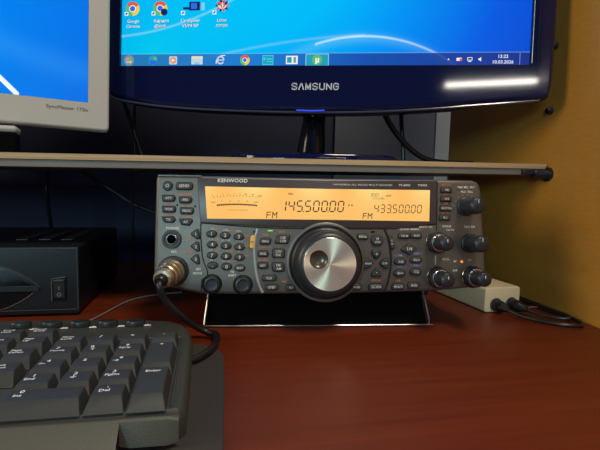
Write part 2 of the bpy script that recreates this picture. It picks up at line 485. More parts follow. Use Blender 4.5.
# rear housing + neck + base
b = MB(); b.box((-.17, .024, .03), (.17, .05, .20), 'black'); b.box((-.05, .05, .03), (.06, .066, .15), 'black')
b.build('rear_housing', sam, hl, bevel=.008, seg=3)
b = MB()
def stroke(b, pts, t, m, y, ox, oz):
    pts = [Vector(p) for p in pts]
    for A, B in zip(pts, pts[1:]):
        d = (B - A).normalized() * t / 2; p = Vector((-d.y, d.x))
        b.flat([(ox + v.x, oz + v.y) for v in (A - d * .9 - p, B + d * .9 - p, B + d * .9 + p, A - d * .9 + p)], y, m)
LW, LH = .0046, .0058
GL = {'S': [[(1, .82), (.8, 1), (.2, 1), (0, .82), (0, .66), (.2, .55), (.8, .45), (1, .34), (1, .18), (.8, 0), (.2, 0), (0, .18)]],
      'A': [[(0, 0), (.42, 1), (.58, 1), (1, 0)]], 'M': [[(0, 0), (.02, 1), (.5, .1), (.98, 1), (1, 0)]],
      'U': [[(0, 1), (0, .2), (.2, 0), (.8, 0), (1, .2), (1, 1)]], 'N': [[(0, 0), (0, 1), (1, 0), (1, 1)]],
      'G': [[(1, .82), (.8, 1), (.2, 1), (0, .8), (0, .2), (.2, 0), (.8, 0), (1, .2), (1, .5), (.55, .5)]]}
for k, ch in enumerate('SAMSUNG'):
    for st in GL[ch]: stroke(b, [(x * LW, z * LH) for x, z in st], .00115, 'logo_silver', -.0044, .0022 - .0235 + k * .00692, -.0243)
b.build('brand_lettering', sam, hl, recalc=False)
def icon_obj(fn, name='icon'):
    b = MB(); fn(b); return b.build(name, scr, Matrix.Identity(4), recalc=False)
def chrome_icon(b, x, z, r):
    for a0, m in ((30, 'i_red'), (150, 'i_green'), (270, 'i_yellow')):
        pts = [(x + r * math.cos(D2R(a0 + k * 10)), z + r * math.sin(D2R(a0 + k * 10))) for k in range(13)]
        b.flat([(x, z)] + pts, -.0008, m)
    b.flat(circ(x, z, r * .5, 16), -.0009, 'i_white'); b.flat(circ(x, z, r * .38, 16), -.0010, 'i_blue')
def arrow(b, x, z, s=.0022):
    b.flat(rrect(x, z, s * 1.6, s * 1.6, .0002), -.0012, 'i_white')
    b.flat([(x - s * .5, z - s * .5), (x, z - s * .5), (x + s * .5, z), (x + s * .5, z + s * .5), (x, z + s * .5), (x - s * .5, z)], -.0013, 'i_blue')
def labels(b, x, z, l1, l2):
    for k, t in enumerate((l1, l2)):
        b.text(t, x, z - k * .0047, .0027, 'i_white', -.0010, bold=.01)
        b.text(t, x + .0003, z - .0002 - k * .0047, .0027, 'i_text', -.0009, bold=.03)
def ic_a(b):
    chrome_icon(b, -.1935, .0590, .0066); arrow(b, -.199, .0543); labels(b, -.1925, .0462, 'Google', 'Chrome')
def ic_b(b):
    chrome_icon(b, -.1635, .0590, .0066); b.flat(circ(-.1595, .0555, .0032, 16), -.0011, 'i_navy'); arrow(b, -.1695, .0543); labels(b, -.1620, .0462, 'Кирилл', '@kirill...')
def ic_c(b):
    b.flat(rrect(-.1270, .0605, .010, .008, .0005), -.0009, 'i_navy'); b.flat(rrect(-.1275, .0605, .0055, .0055, .0003), -.0010, 'i_blue')
    b.flat(rrect(-.1192, .060, .003, .007, .0003), -.0009, 'i_sky'); b.flat(rrect(-.1345, .0585, .006, .0022, .0003), -.0009, 'i_navy'); arrow(b, -.1375, .0543)
    labels(b, -.1305, .0462, 'CardSpider', 'V5/P4 XP')
def ic_d(b):
    cx, cz = -.0975, .0605
    for k in range(10):
        a = 2 * math.pi * k / 10
        q = (cx + .0068 * math.cos(a), cz + .0064 * math.sin(a))
        p1 = (cx + .0035 * math.cos(a - .5), cz + .0035 * math.sin(a - .5)); p2 = (cx + .0035 * math.cos(a + .5), cz + .0035 * math.sin(a + .5))
        b.flat([(cx, cz), p1, q, p2], -.0009 - k * 1e-5, 'i_navy' if k % 2 else 'i_red')
    for k in range(5):
        a = D2R(30 + k * 30)
        q = (cx + .0050 * math.cos(a), cz - .0025 + .0062 * math.sin(a))
        b.flat([(cx, cz - .0035), (cx + .003 * math.cos(a - .45), cz - .0025 + .003 * math.sin(a - .45)), q, (cx + .003 * math.cos(a + .45), cz - .0025 + .003 * math.sin(a + .45))], -.0011 - k * 1e-5, 'i_pink' if k % 2 else 'i_cream')
    arrow(b, -.1045, .0543); labels(b, -.0975, .0462, 'Lotus', 'лотос')
def grown(fn, cx, cz=.057):
    def f(b):
        fn(b)
        for v in b.v:
            v.x = cx + .0012 + (v.x - cx) * 1.15; v.z = cz + (v.z - cz) * 1.12
    return f
for f, cx in ((ic_a, -.193), (ic_b, -.163), (ic_c, -.129), (ic_d, -.098)): icon_obj(grown(f, cx))
TZ = .0059
def shifted(fn, k):
    def f(b):
        fn(b)
        x0 = -.1965
        for v in b.v:
            v.x = x0 + (v.x - x0) * 1.0 + k * .00055; v.z = .0059 + (v.z - .0059) * 1.04
    return f
def tb0(b):
    b.flat(circ(-.1965, TZ, .0055, 20), -.0008, 'i_grey')
    for dx, dz, m in ((-1, 1, 'i_orange'), (1, 1, 'i_green'), (-1, -1, 'i_sky'), (1, -1, 'i_yellow')):
        b.flat(rrect(-.1965 + dx * .0016, TZ + dz * .0015, .0026, .0024, .0004), -.0009, m)
def tb1(b):
    b.flat(circ(-.171, TZ, .0048, 20), -.0008, 'i_teal'); b.flat([( -.1755, TZ), (-.173, TZ - .0042), (-.168, TZ - .0040), (-.1665, TZ - .001), (-.170, TZ)], -.0009, 'i_blue')
    b.flat(rrect(-.1685, TZ + .002, .004, .003, .001), -.0009, 'i_green')
def tb2(b):
    b.flat(rrect(-.1495, TZ, .0085, .0080, .001), -.0008, 'i_pale'); b.flat(circ(-.1495, TZ, .0033, 16), -.0009, 'i_orange')
    b.flat([(-.1508, TZ - .0018), (-.1475, TZ), (-.1508, TZ + .0018)], -.0010, 'i_white')
def tb3(b):
    b.flat(rrect(-.1245, TZ, .0120, .0080, .0006), -.0008, 'i_cream'); b.flat(rrect(-.1245, TZ - .0008, .0120, .0048, .0004), -.0009, 'i_pale')
    b.flat(rrect(-.1245, TZ - .003, .006, .002, .0003), -.0010, 'i_sky')
def tb4(b):
    cx = -.1000
    b.tube([(cx + .0034 * math.cos(D2R(a)), -.0012, TZ + .0034 * math.sin(D2R(a))) for a in range(0, 331, 15)], .00075, 'i_pale', 6, 1)
    b.tube([(cx - .0030, -.0012, TZ), (cx + .0034, -.0012, TZ)], .0006, 'i_pale', 6, 1)
    b.tube([(cx - .0046, -.0010, TZ - .0036), (cx - .0040, -.0010, TZ + .0006), (cx, -.0010, TZ + .0040), (cx + .0046, -.0010, TZ + .0046)], .0004, 'i_white', 5, 4)
def tb5(b): chrome_icon(b, -.0752, TZ, .0050)
def tb6(b):
    b.flat(rrect(-.0520, TZ, .0115, .0095, .0004), -.0008, 'i_cyan'); b.flat(rrect(-.0520, TZ, .0098, .0078, .0003), -.0009, 'i_teal')
    b.flat(rrect(-.0505, TZ + .001, .006, .0012, .0002), -.0010, 'i_cyan'); b.flat(rrect(-.0500, TZ - .0015, .007, .0010, .0002), -.0010, 'i_cyan')
    b.flat(rrect(-.0555, TZ + .001, .0018, .003, .0002), -.0010, 'i_cyan')
def tb7(b):
    b.flat(rrect(-.0280, TZ, .0120, .0080, .0004), -.0008, 'i_white'); b.flat(rrect(-.0305, TZ, .0048, .0055, .0002), -.0009, 'i_teal')
    b.flat(rrect(-.0250, TZ, .0025, .0055, .0002), -.0009, 'i_grey')
def tb8(b):
    b.flat(rrect(-.0030, TZ, .0235, .0118, .0008), -.0008, 'i_sky'); b.flat(rrect(-.0030, TZ, .0220, .0104, .0006), -.00085, 'i_teal')
    b.flat(circ(-.0030, TZ, .0050, 20), -.0009, 'i_green'); b.text('µ', -.0028, TZ - .0022, .0058, 'i_white', -.0010, bold=.05)
for k, f in enumerate((tb0, tb1, tb2, tb3, tb4, tb5, tb6, tb7, tb8)): icon_obj(shifted(f, k + 2.2))
def tray(b):
    for q_, (t_, z_) in enumerate((('13:22', .0071), ('10.03.2026', .0018))): b.text(t_, .1815, z_, .0031, 'i_white', -.0008, bold=.01)
    n0 = len(b.v)
    b.flat([(.1185, TZ - .0005), (.1205, TZ - .0005), (.1195, TZ + .0010)], -.0008, 'i_white')
    b.flat(rrect(.1295, TZ, .0050, .0030, .0003), -.0008, 'i_white'); b.flat(circ(.1310, TZ - .0005, .0014, 10), -.0009, 'i_red')
    b.flat(rrect(.1395, TZ + .0004, .0048, .0030, .0003), -.0008, 'i_white'); b.flat(rrect(.1395, TZ + .0004, .0036, .0018, .0002), -.0009, 'i_navy'); b.flat(rrect(.1395, TZ - .0020, .003, .0008, .0002), -.0008, 'i_white')
    b.flat([(.1475, TZ - .0008), (.1485, TZ - .0008), (.1500, TZ - .0022), (.1500, TZ + .0022), (.1485, TZ + .0008), (.1475, TZ + .0008)], -.0008, 'i_white')
    for v in b.v[n0:]: v.x += .0110
    b.box((.1965, -.0009, .0008), (.1968, -.0008, .0118), 'i_sky')
icon_obj(tray, 'tray_icons')

nx, ny = sam.matrix_world.inverted().to_3x3() @ Vector((0, 0, 0)), None
iv = sam.matrix_world.inverted()
def lw(p): return iv @ Vector(p)
b = MB()
top = sam_head @ Vector((.005, .045, .06)); basep = Vector((sbx, sby + .012, on_shelf(sbx, sby) + .008))
prof = []
for t in (0, .25, .5, .75, 1):
    c = basep.lerp(Vector((top.x, top.y, top.z)), t); w = .0128 + (.004 if t == 0 else 0); d = .011 + (.006 if t == 0 else 0)
    prof.append([(c.x + w * math.cos(a) , c.y + d * math.sin(a), c.z) for a in [2 * math.pi * k / 20 for k in range(20)]])
vs = [lw(p) for r in prof for p in r]
fs = [(q * 20 + i, q * 20 + (i + 1) % 20, (q + 1) * 20 + (i + 1) % 20, (q + 1) * 20 + i) for q in range(4) for i in range(20)]
b.add(vs, fs, 'neck'); b.build('neck', sam)
b = MB(); xr = Matrix.Rotation(D2R(90), 4, 'X')
# foot plate: super-ellipse, domed
def slab(b, a, c, h, m, dome=.003, n=48, e=3.):
    rings = [(1., 0.), (1., h * .55), (.985, h * .8), (.9, h), (.5, h + dome * .8), (.15, h + dome)]
    vs = []
    for s_, z in rings:
        for i in range(n):
            t = 2 * math.pi * i / n; ct, st = math.cos(t), math.sin(t)
            vs.append((a * s_ * math.copysign(abs(ct) ** (2 / e), ct), c * s_ * math.copysign(abs(st) ** (2 / e), st), z))
    fs = [(q * n + i, q * n + (i + 1) % n, (q + 1) * n + (i + 1) % n, (q + 1) * n + i) for q in range(len(rings) - 1) for i in range(n)]
    fs.append(list(reversed(range(n)))); fs.append([(len(rings) - 1) * n + i for i in range(n)])
    b.add(vs, fs, m)
slab(b, .088, .058, .0062, 'samsung'); b.build('foot_plate', sam)

# ---- square beige monitor at the left
cr = Vector((-.0990, .48, .1680)); yw = D2R(14)
syn_head = Matrix.Translation(cr) @ Matrix.Rotation(yw, 4, 'Z') @ Matrix.Rotation(D2R(-5), 4, 'X') @ Matrix.Rotation(D2R(1.5), 4, 'Y')
# local: x from -.372..0, z from 0 up, origin at lower right corner
sm_base = syn_head @ Vector((-.186, .08, 0)); 
sm_base.z = on_shelf(sm_base.x, sm_base.y)
syn = empty('square_monitor', Matrix.Translation(sm_base + Vector((0, 0, .0003))) @ Matrix.Rotation(-tl, 4, 'Y') @ Matrix.Rotation(yw, 4, 'Z'))
tag(syn, 'square beige monitor with a blue screen at the left of the shelf', 'monitor')
hl2 = syn.matrix_world.inverted() @ syn_head
b = MB()
o2 = rrect(-.186, .165, .372, .33, .004)
i2 = [(-.351, .0258), (-.0188, .0258), (-.0188, .305), (-.351, .305)]
ring_front(b, o2, i2, 0, 'beige', depth=.010, ch=.002, lip=.004)
b.build('frame', syn, hl2, recalc=False)
b = MB(); b.box((-.0190, .0008, .0258), (-.0186, .003, .305), 'beige_dark'); b.box((-.351, .0008, .0258), (-.0188, .003, .0261), 'beige_dark'); b.build('screen_gasket', syn, hl2)
M['square_screen'] = screen_mat('square_screen', .338, .27, 'square')
b = MB(); b.add([(p[0] + .186, 0, p[1] - .0258) for p in i2], [(0, 1, 2, 3)], 'square_screen', False)
b.build('screen', syn, hl2 @ Matrix.Translation((-.186, .0031, .0258)), recalc=False)
b = MB(); b.text('SyncMaster 172x', -.0188, .0172, .0031, 'print_grey', -.0003, align='r', w=.0355, bold=0.); b.build('model_lettering', syn, hl2, recalc=False)
b = MB(); b.box((-.355, .009, .02), (-.017, .030, .31), 'beige'); b.box((-.30, .029, .04), (-.07, .06, .26), 'beige'); b.build('rear_housing', syn, hl2, bevel=.008)
b = MB(); b.box((-.03, .02, .012), (.03, .04, .16), 'beige'); b.build('neck', syn, bevel=.004)
stb = Vector((-.17, .47, 0))
b = MB(); 
ls = syn.matrix_world.inverted()
pr = ls @ Vector((-.1664, .440, .1598))
x1 = pr.x; zt = pr.z + .0058; y0 = pr.y
b.box((x1 - .20, y0, zt - .0058), (x1, y0 + .03, zt), 'beige'); b.build('stand_base', syn, bevel=.0025, seg=3)
b = MB(); b.box((x1 - .20, y0 + .001, .0005), (x1 - .001, y0 + .028, zt - .0062), 'bail_black'); b.build('stand_plinth', syn, bevel=.001)

# ------------------------------------------------------------ transceiver
RT = Vector((.0928, .3498, .0323))
rad_m = Matrix.Translation(RT) @ Matrix.Rotation(D2R(-4.83), 4, 'Z') @ Matrix.Rotation(D2R(-.55), 4, 'Y') @ Matrix.Rotation(D2R(-5.37), 4, 'X')
RB = Vector((.1055, .50, 0))
rad = empty('radio_transceiver', Matrix.Translation(RB) @ Matrix.Rotation(D2R(-4.83), 4, 'Z'))
tag(rad, 'grey amateur radio transceiver with amber frequency display, keypad and big silver dial, on the desk', 'radio transceiver')
rl = rad.matrix_world.inverted() @ rad_m
def mm(pts): return [(p[0] * MM, p[1] * MM) for p in pts]
outl = [(-131, 8.3), (-125.8, 6.6), (-112, 3.4), (-98.7, .7), (-80, .1), (-59.3, -.1), (16.8, -.4), (60, 0), (91.2, .5), (117.6, 2.4), (131, 3.6), (136.2, 4.6), (138.4, 7.5), (138.3, 12), (136.4, 45), (133.8, 84), (132.8, 89.2), (130.5, 92.6), (125.5, 94.4), (100, 94.3), (3.1, 94), (-60, 94.2), (-101.3, 94.6), (-131.5, 95.0), (-134.5, 93.8), (-135.2, 90.5), (-136, 60), (-136.8, 22), (-136.6, 13.8), (-134.8, 10)]
b = MB(); b.prism(mm(outl), 0, .020, 'radio', .0028); front = b.build('front_panel', rad, rl, ang=50, recalc=False)
b = MB(); b.box((-.131, .016, .005), (.132, .300, .0905), 'radio_case')
b.build('case', rad, rl, bevel=.002)
b = MB()
for k in range(14): b.box((-.10 + k * .015, .06, .0905), (-.092 + k * .015, .20, .0909), 'btn_gap')
b.build('vent_slots', rad, rl)
for x in (-.105, .105):
    b = MB(); b.lathe([(.0001, 0), (.008, 0), (.0085, .003), (.009, .0065)], 'rubber', Matrix.Translation((x, .28, -.0005)) @ Matrix.Rotation(D2R(90), 4, 'X'), 20); b.build('foot', rad, rl)
for x in (-.088, .088):
    b = MB(); b.box((x - .012, .03, -.008), (x + .012, .055, .006), 'black'); b.build('front_foot', rad, rl, bevel=.002)

def rp(name, fn, **k):          # a part of the radio in its front panel's frame (mm)
    b = MB(); fn(b)
    return b.build(name, rad, rl, recalc=False, **k)
# display surround
fr = [(-103.5, 92.6), (-101, 58.0), (-99.5, 57.2), (-77.7, 55.8), (-50, 54.2), (-21.5, 53.7), (48.7, 53.5), (71, 54.8), (92.2, 57.0), (93.6, 58), (93.6, 93.2), (0, 92.3)]
rp('display_surround', lambda b: b.prism(mm(rpoly(fr, .8)), -.0009, .001, 'frame', .0005))
rp('top_trim_line', lambda b: b.box((-.1335, -.0004, .0938), (-.100, .002, .0948), 'radio'))
# amber lcd
def lcd_mat():
    m = bpy.data.materials.new('amber_backlit_lcd'); m.use_nodes = True
    nt = m.node_tree; nt.nodes.clear(); L = nt.links
    out = nt.nodes.new('ShaderNodeOutputMaterial'); em = nt.nodes.new('ShaderNodeEmission')
    tc = nt.nodes.new('ShaderNodeTexCoord'); sx = nt.nodes.new('ShaderNodeSeparateXYZ'); L.new(tc.outputs['Object'], sx.inputs[0])
    def mth(op, a, b=None):
        n = nt.nodes.new('ShaderNodeMath'); n.operation = op
        for i, q in enumerate((a, b)):
            if q is None: continue
            if isinstance(q, (int, float)): n.inputs[i].default_value = q
            else: L.new(q, n.inputs[i])
        return n.outputs[0]
    t = mth('DIVIDE', mth('SUBTRACT', .086, sx.outputs['Z']), .0265)          # 0 top .. 1 bottom
    # backlight bulbs sit along the top edge
    c = mth('MULTIPLY', mth('ADD', mth('COSINE', mth('MULTIPLY', mth('ADD', sx.outputs['X'], .058), 2 * math.pi / .048)), 1.), .5)
    g = mth('MULTIPLY', c, mth('EXPONENT', mth('MULTIPLY', t, -2.6)))
    r = nt.nodes.new('ShaderNodeValToRGB'); e = r.color_ramp.elements
    e[0].position = 0; e[0].color = (1., .53, .145, 1); e[1].position = 1; e[1].color = (1., .74, .27, 1)
    L.new(g, r.inputs['Fac']); L.new(r.outputs['Color'], em.inputs['Color']); em.inputs['Strength'].default_value = 1.0
    L.new(em.outputs[0], out.inputs['Surface'])
    return m
M['lcd'] = lcd_mat()
def _lcd(b):
    pts = mm([(-95.6, 60.6), (0, 60.1), (87.2, 59.2), (87.7, 85.3), (0, 85.2), (-97.3, 86.1)])
    b.flat(pts, -.0012, 'lcd')
lcd = rp('display', _lcd)
SEG = {'0': 'abcdef', '1': 'bc', '2': 'abged', '3': 'abgcd', '4': 'fgbc', '5': 'afgcd', '9': 'abcdfg'}
def seg7(b, ch, x, z, w, h, t, sh=.12, y=-.0014):
    def q(pts): b.flat([((x + (px + pz * sh)) * MM, (z + pz) * MM) for px, pz in pts], y, 'lcdseg')
    g = .28 * t
    def hor(z0): q([(g, z0), (g + t / 2, z0 - t / 2), (w - g - t / 2, z0 - t / 2), (w - g, z0), (w - g - t / 2, z0 + t / 2), (g + t / 2, z0 + t / 2)])
    def ver(x0, za, zb): q([(x0, za + g), (x0 + t / 2, za + g + t / 2), (x0 + t / 2, zb - g - t / 2), (x0, zb - g), (x0 - t / 2, zb - g - t / 2), (x0 - t / 2, za + g + t / 2)])
    for s_ in SEG[ch]:
        {'a': lambda: hor(h), 'g': lambda: hor(h / 2), 'd': lambda: hor(0), 'f': lambda: ver(0, h / 2, h), 'b': lambda: ver(w, h / 2, h), 'e': lambda: ver(0, 0, h / 2), 'c': lambda: ver(w, 0, h / 2)}[s_]()
def digits(b):
    # 145.500.00
    x = -38.0; 
    for ch in '145.500.00':
        if ch == '.':
            b.flat([((x - 1.55) * MM, 66.2 * MM), ((x - .75) * MM, 66.2 * MM), ((x - .75) * MM, 67.1 * MM), ((x - 1.55) * MM, 67.1 * MM)], -.0014, 'lcdseg'); continue
        seg7(b, ch, x, 66.8, 4.3, 8.4, .95); x += 6.75
    x = 39.8
    for ch in '433.500.00':
        if ch == '.':
            b.flat([((x - 1.4) * MM, 65.7 * MM), ((x - .8) * MM, 65.7 * MM), ((x - .8) * MM, 66.4 * MM), ((x - 1.4) * MM, 66.4 * MM)], -.0014, 'lcdseg'); continue
        seg7(b, ch, x, 66.2, 3.2, 6.4, .68); x += 5.25
    def poly(x, z, k, strokes, t=.65):
        for (ax, az, bx, bz) in strokes:
            d = Vector((bx - ax, bz - az)).normalized() * t / 2; p = Vector((-d.y, d.x))
            A = Vector((ax, az)); B = Vector((bx, bz))
            b.flat([((x + v.x) * MM, (z + v.y) * MM) for v in (A - d - p, B + d - p, B + d + p, A - d + p)], -.0014, 'lcdseg')
    F = [(0, 0, .4, 4.6), (.4, 4.6, 3.4, 4.6), (.2, 2.4, 3, 2.4)]
    Mm = [(4.6, 0, 5, 4.6), (5, 4.6, 6.4, 2.2), (6.4, 2.2, 8.4, 4.6), (8.4, 4.6, 8.0, 0)]
    poly(-48.6, 61.4, 1, F + Mm); poly(30.4, 61.2, 1, [tuple(q * .92 for q in s_) for s_ in F + Mm], .6)
    b.text('PRE', -29.2 * MM, 79.9 * MM, 1.7 * MM, 'lcdseg', -.0014, bold=.01)
    b.text('CTRL', 46.1 * MM, 77.0 * MM, 1.5 * MM, 'lcdseg', -.0014); b.text('ANT', 52.1 * MM, 79.4 * MM, 1.6 * MM, 'lcdseg', -.0014, bold=.01)
    for q in ((37.4, 79.6), (40.9, 79.6)):
        b.tube([((q[0] + r_[0]) * MM, -.0013, (q[1] + r_[1]) * MM) for r_ in ((0, 0), (2.6, 0), (2.6, 2.2), (0, 2.2), (0, 0))], .00016, 'lcdseg', 4, 1)
        b.text('P', (q[0] + 1.3) * MM, (q[1] + .45) * MM, 1.3 * MM, 'lcdseg', -.0014)
    b.text('CTCS', 40.5 * MM, 77.2 * MM, 1.3 * MM, 'lcdseg', -.0014)
    for dx, s_ in ((0, -1), (2.6, 1)):
        b.flat([((18.6 + dx + s_ * 1.0) * MM, 72.1 * MM), ((18.6 + dx - s_ * .5) * MM, 71.3 * MM), ((18.6 + dx - s_ * .5) * MM, 72.9 * MM)], -.0014, 'lcdseg')
    # meter scale: three shallow arcs
    def arcz(x, z0, bow): t = (x + 72) / 21.; return z0 + bow * (1 - t * t)
    for k in range(15):
        x = -90.5 + k * 2.55
        z = arcz(x, 76.6, 1.9)
        b.flat([((x) * MM, z * MM), ((x + .45) * MM, z * MM), ((x + .45) * MM, (z + .9) * MM), (x * MM, (z + .9) * MM)], -.0014, 'lcdseg')
    for t_, x in zip(('S', '1', '3', '5', '7', '9', '+20', '+40', '60dB'), (-91.5, -88, -83.5, -79, -74.5, -70, -65.5, -60, -54)):
        b.text(t_, x * MM, arcz(x, 78.0, 1.9) * MM, 1.1 * MM, 'lcdseg', -.0014)
    for t_, x in zip(('PWR', '5', '10', '25', '50', '100W'), (-91, -84, -77.5, -71, -64, -57)):
        b.text(t_, x * MM, arcz(x, 72.6, 1.5) * MM, 1.1 * MM, 'lcdseg', -.0014)
    pts = [(x, arcz(x, 69.9, 1.5)) for x in [-88 + k * 1.6 for k in range(21)]]
    for p in range(20):
        (xa, za) = pts[p]; xb, zb = pts[p + 1]
        b.flat([(xa * MM, za * MM), ((xb - .3) * MM, zb * MM), ((xb - .3) * MM, (zb + 1.3) * MM), (xa * MM, (za + 1.3) * MM)], -.0014, 'lcdseg')
    pts = [(x, arcz(x, 66.6, 1.0)) for x in [-80 + k * 1.4 for k in range(13)]]
    b.tube([(x * MM, -.0013, z * MM) for x, z in pts], .00014, 'lcdseg', 4, 1)
rp('display_digits', digits)

# printed legends
def legends_white(b):
    def T(t, x, z, h=1.6, m='white_dim', **k):
        q = MB(); q.text(t, x * MM, z * MM, h * MM * 1.1, m, k.pop('y', -.0003), bold=k.pop('bold', .012), **k)
        q.build('brand_lettering' if t == 'KENWOOD' else 'legend', rad, rl, recalc=False)
    T('KENWOOD', -75.6, 89.6, 2.5, 'white', y=-.0013, w=.0235, bold=.02)
    T('144/440MHz ALL MODE MULTI BANDER', 30.4, 88.2, 1.35, 'white_dim', y=-.0013, w=.050)
    T('TS-2000', 65.6, 88.3, 1.5, 'white', y=-.0013, w=.0100)
    T('TOR/DX', 81.2, 88.4, 1.5, 'white', y=-.0013, w=.0082)
    T('PHONES', -122.1, 52.0, 1.7, 'white'); T('MIC', -121.3, 33.6, 1.6, 'white')
    T('AF/', -102.5, 19.6, 1.8, 'white'); T('MONI', -103, 16.4, 1.7, 'white')
    T('TX', -75.8, 17.2, 1.6, 'white'); T('SHIFT', -75.8, 14.5, 1.6, 'white')
    for x, z, t in ((-91.5, 51.9, 'CAL'), (-81, 50.9, 'CMD'), (-71, 50.0, 'PAN'), (-92.5, 43.6, 'TNE'), (-81, 42.7, 'NR/TRK'), (-70.5, 41.9, 'TONE'), (-92.5, 35.2, 'NB'), (-81, 34.6, 'AGC'), (-70.5, 33.7, 'NR'), (-92, 27.1, 'FIL'), (-81, 26.2, 'BAND'), (-42.8, 55.6, 'MAIN')):
        T(t, x, z, 1.35, 'white_dim')
    T('T       W', 116, 87.3, 1.4, 'white'); T('AM  MIC  PKT', 120.3, 87.3, 1.5, 'white'); T('ALC  SQL', 120.5, 83.6, 1.6, 'white')
    T('MULTI / CH', 84.5, 53.7, 1.4, 'white'); T('RIT/SUB', 103, 54.3, 1.4, 'white'); T('CW TX', 106, 51.2, 1.3, 'white'); T('SQL1 CH', 123, 53.9, 1.5, 'white')
    T('- QUICK MEMO -', 70.4, 51.8, 1.3, 'white', w=.020)
    T('PITCH', 102, 26.4, 1.4); T('AF', 110.3, 24.7, 1.5, 'white'); T('RIT', 123.5, 25.6, 1.4); T('SUB', 110.3, 17, 1.5, 'white'); T('.', 110.4, 21, 1.6, 'white')
    for k in range(9):
        a = D2R(60 + k * 24); cx, cz = 120.0, 71.9
        rp('scale_mark', lambda q: q.flat(circ((cx + 10.3 * math.cos(a)) * MM, (cz + 10.3 * math.sin(a)) * MM, .0003, 6), -.0003, 'white_dim'))
    for x in (112.6, 118.5, 124.4): rp('indicator_dot', lambda q: q.flat(circ(x * MM, .0860, .00055, 8), -.0003, 'btn_gap'))
legends_white(None)
def legends_orange(b):
    def T(t, x, z, h=1.6):
        q = MB(); q.text(t, x * MM, z * MM, h * MM, 'orange', -.0003, bold=.012); q.build('legend', rad, rl, recalc=False)
    for t, x, z in (('AT TUNE', -112.2, 78.9), ('LEVEL', -112, 70.6), ('LEVEL', -125, 71.6), ('MENU', -124.5, 63), ('TUNER', -111.5, 61.3),
                    ('CH1', -110.5, 43.2), ('CW REC', -110.8, 33.2), ('REV', -86.6, 51.6), ('MOD', -76, 50.2), ('VOX', -65.5, 46.2), ('DEL', -87.5, 43.3), ('STEP', -65.2, 38), ('ATT', -87, 35), ('CW T', -76, 34.0), ('OFF', -65, 29.8), ('LOCK', -75, 25.9),
                    ('FINE', -49.5, 47.1), ('SEND CH', -49.5, 37), ('TEST', -38.3, 38.3), ('REVERS', -51.3, 27.2), ('AUTO', -38.4, 28.0), ('SPLIT', -36.2, 49.4), ('REC', -34.1, 9.2),
                    ('GROUP', 42, 9.4), ('A/B', 61, 9.1), ('NOTCH', 101.9, 89.2), ('SHIFT', 102, 81.2), ('DIM', 101.8, 73.4), ('AUTO', 101.5, 65.5)):
        T(t, x, z)
legends_orange(None)
def legends_blue(b):
    for t, x, z in (('A/B', 62.6, 30.1), ('SPLIT', 76.1, 31.6), ('M>V', 62.2, 20.6), ('M.IN', 76, 21.9)):
        b = MB(); b.flat(rrect(x * MM, (z + .7) * MM, .0105, .0024, .0005), -.00025, 'blue_leg'); b.text(t, x * MM, z * MM, 1.3 * MM, 'white_dim', -.0003); b.build('legend', rad, rl, recalc=False)
legends_blue(None)

def key(outline, legs=(), h=.0019, m='btn', name='button', ch=.0007, gap=.55, lm='legend_key'):
    b = MB()
    cx = sum(p[0] for p in outline) / len(outline); cz = sum(p[1] for p in outline) / len(outline)
    def grow(d):
        xs = [p[0] for p in outline]; zs = [p[1] for p in outline]
        w = (max(xs) - min(xs)) / 2; hh = (max(zs) - min(zs)) / 2
        return [((p[0] - cx) * (1 + d / w) + cx, (p[1] - cz) * (1 + d / hh) + cz) for p in outline]
    b.prism(mm(grow(gap)), -.0002, .0005, 'btn_gap', 0)
    b.prism(mm(outline), -h, .0004, m, ch)
    for t, x, z, s_ in legs:
        b.text(t, x * MM, z * MM, s_ * 1.15 * MM, lm, -h - .00015, bold=.015)
    return b.build(name, rad, rl, recalc=False)
R4 = lambda x, z, w, h, r=1.6, sk=0.: rrect(x, z, w, h, r, 4, sk)
# left block
key(circ(-126.1, 86.1, 3.4), [('O', -126.1, 85.1, 2.2)], lm='white_dim')
key(R4(-113.3, 86.1, 12.4, 5.4, 2), [('SEND', -113.3, 85.2, 1.9)], m='btn')
def tick(x, z, w, h, t):
    return key(rpoly([(x - w / 2, z + h / 2), (x - w / 2 + .6, z - h / 2), (x + w / 2 - 1.2, z - h / 2), (x + w / 2, z), (x + w / 2 - 1.0, z + h / 2)], .9), [(t, x, z - .8, 1.6)])
tick(-125.2, 76.4, 10, 4.6, 'ATT'); tick(-112.3, 75.2, 9.8, 4.6, 'PRE')
tick(-124.9, 67.8, 10.4, 4.6, 'VOX'); tick(-111.1, 66.6, 10.6, 4.8, 'PROC')
key(rpoly([(-130.5, 61.6), (-128.5, 57.8), (-122, 57.4), (-120, 59.4), (-121.5, 61.8)], 1), [('TX', -125.3, 58.8, 1.6)])
key(rpoly([(-117.2, 60.1), (-115.3, 55.8), (-109.3, 55.3), (-107, 58), (-107.6, 60.2)], 1), [('AT', -112.1, 57, 1.6)])
for x, z in ((-118.9, 71.3), (-105.0, 70.3)): rp('indicator_dot', lambda b, x=x, z=z: b.prism(mm(circ(x, z, .8, 10)), -.0005, .0003, 'btn_gap', .0002))
# triangular keys
for z, t in ((48.0, '1'), (38.2, '2'), (28.2, '3')):
    key(rpoly([(-108.3, z + .4), (-103.5, z - 3.6), (-101.2, z - 3.2), (-102.2, z + 3.6), (-104.2, z + 3.8)], 1.), [(t, -104.2, z - 1, 2.2)])
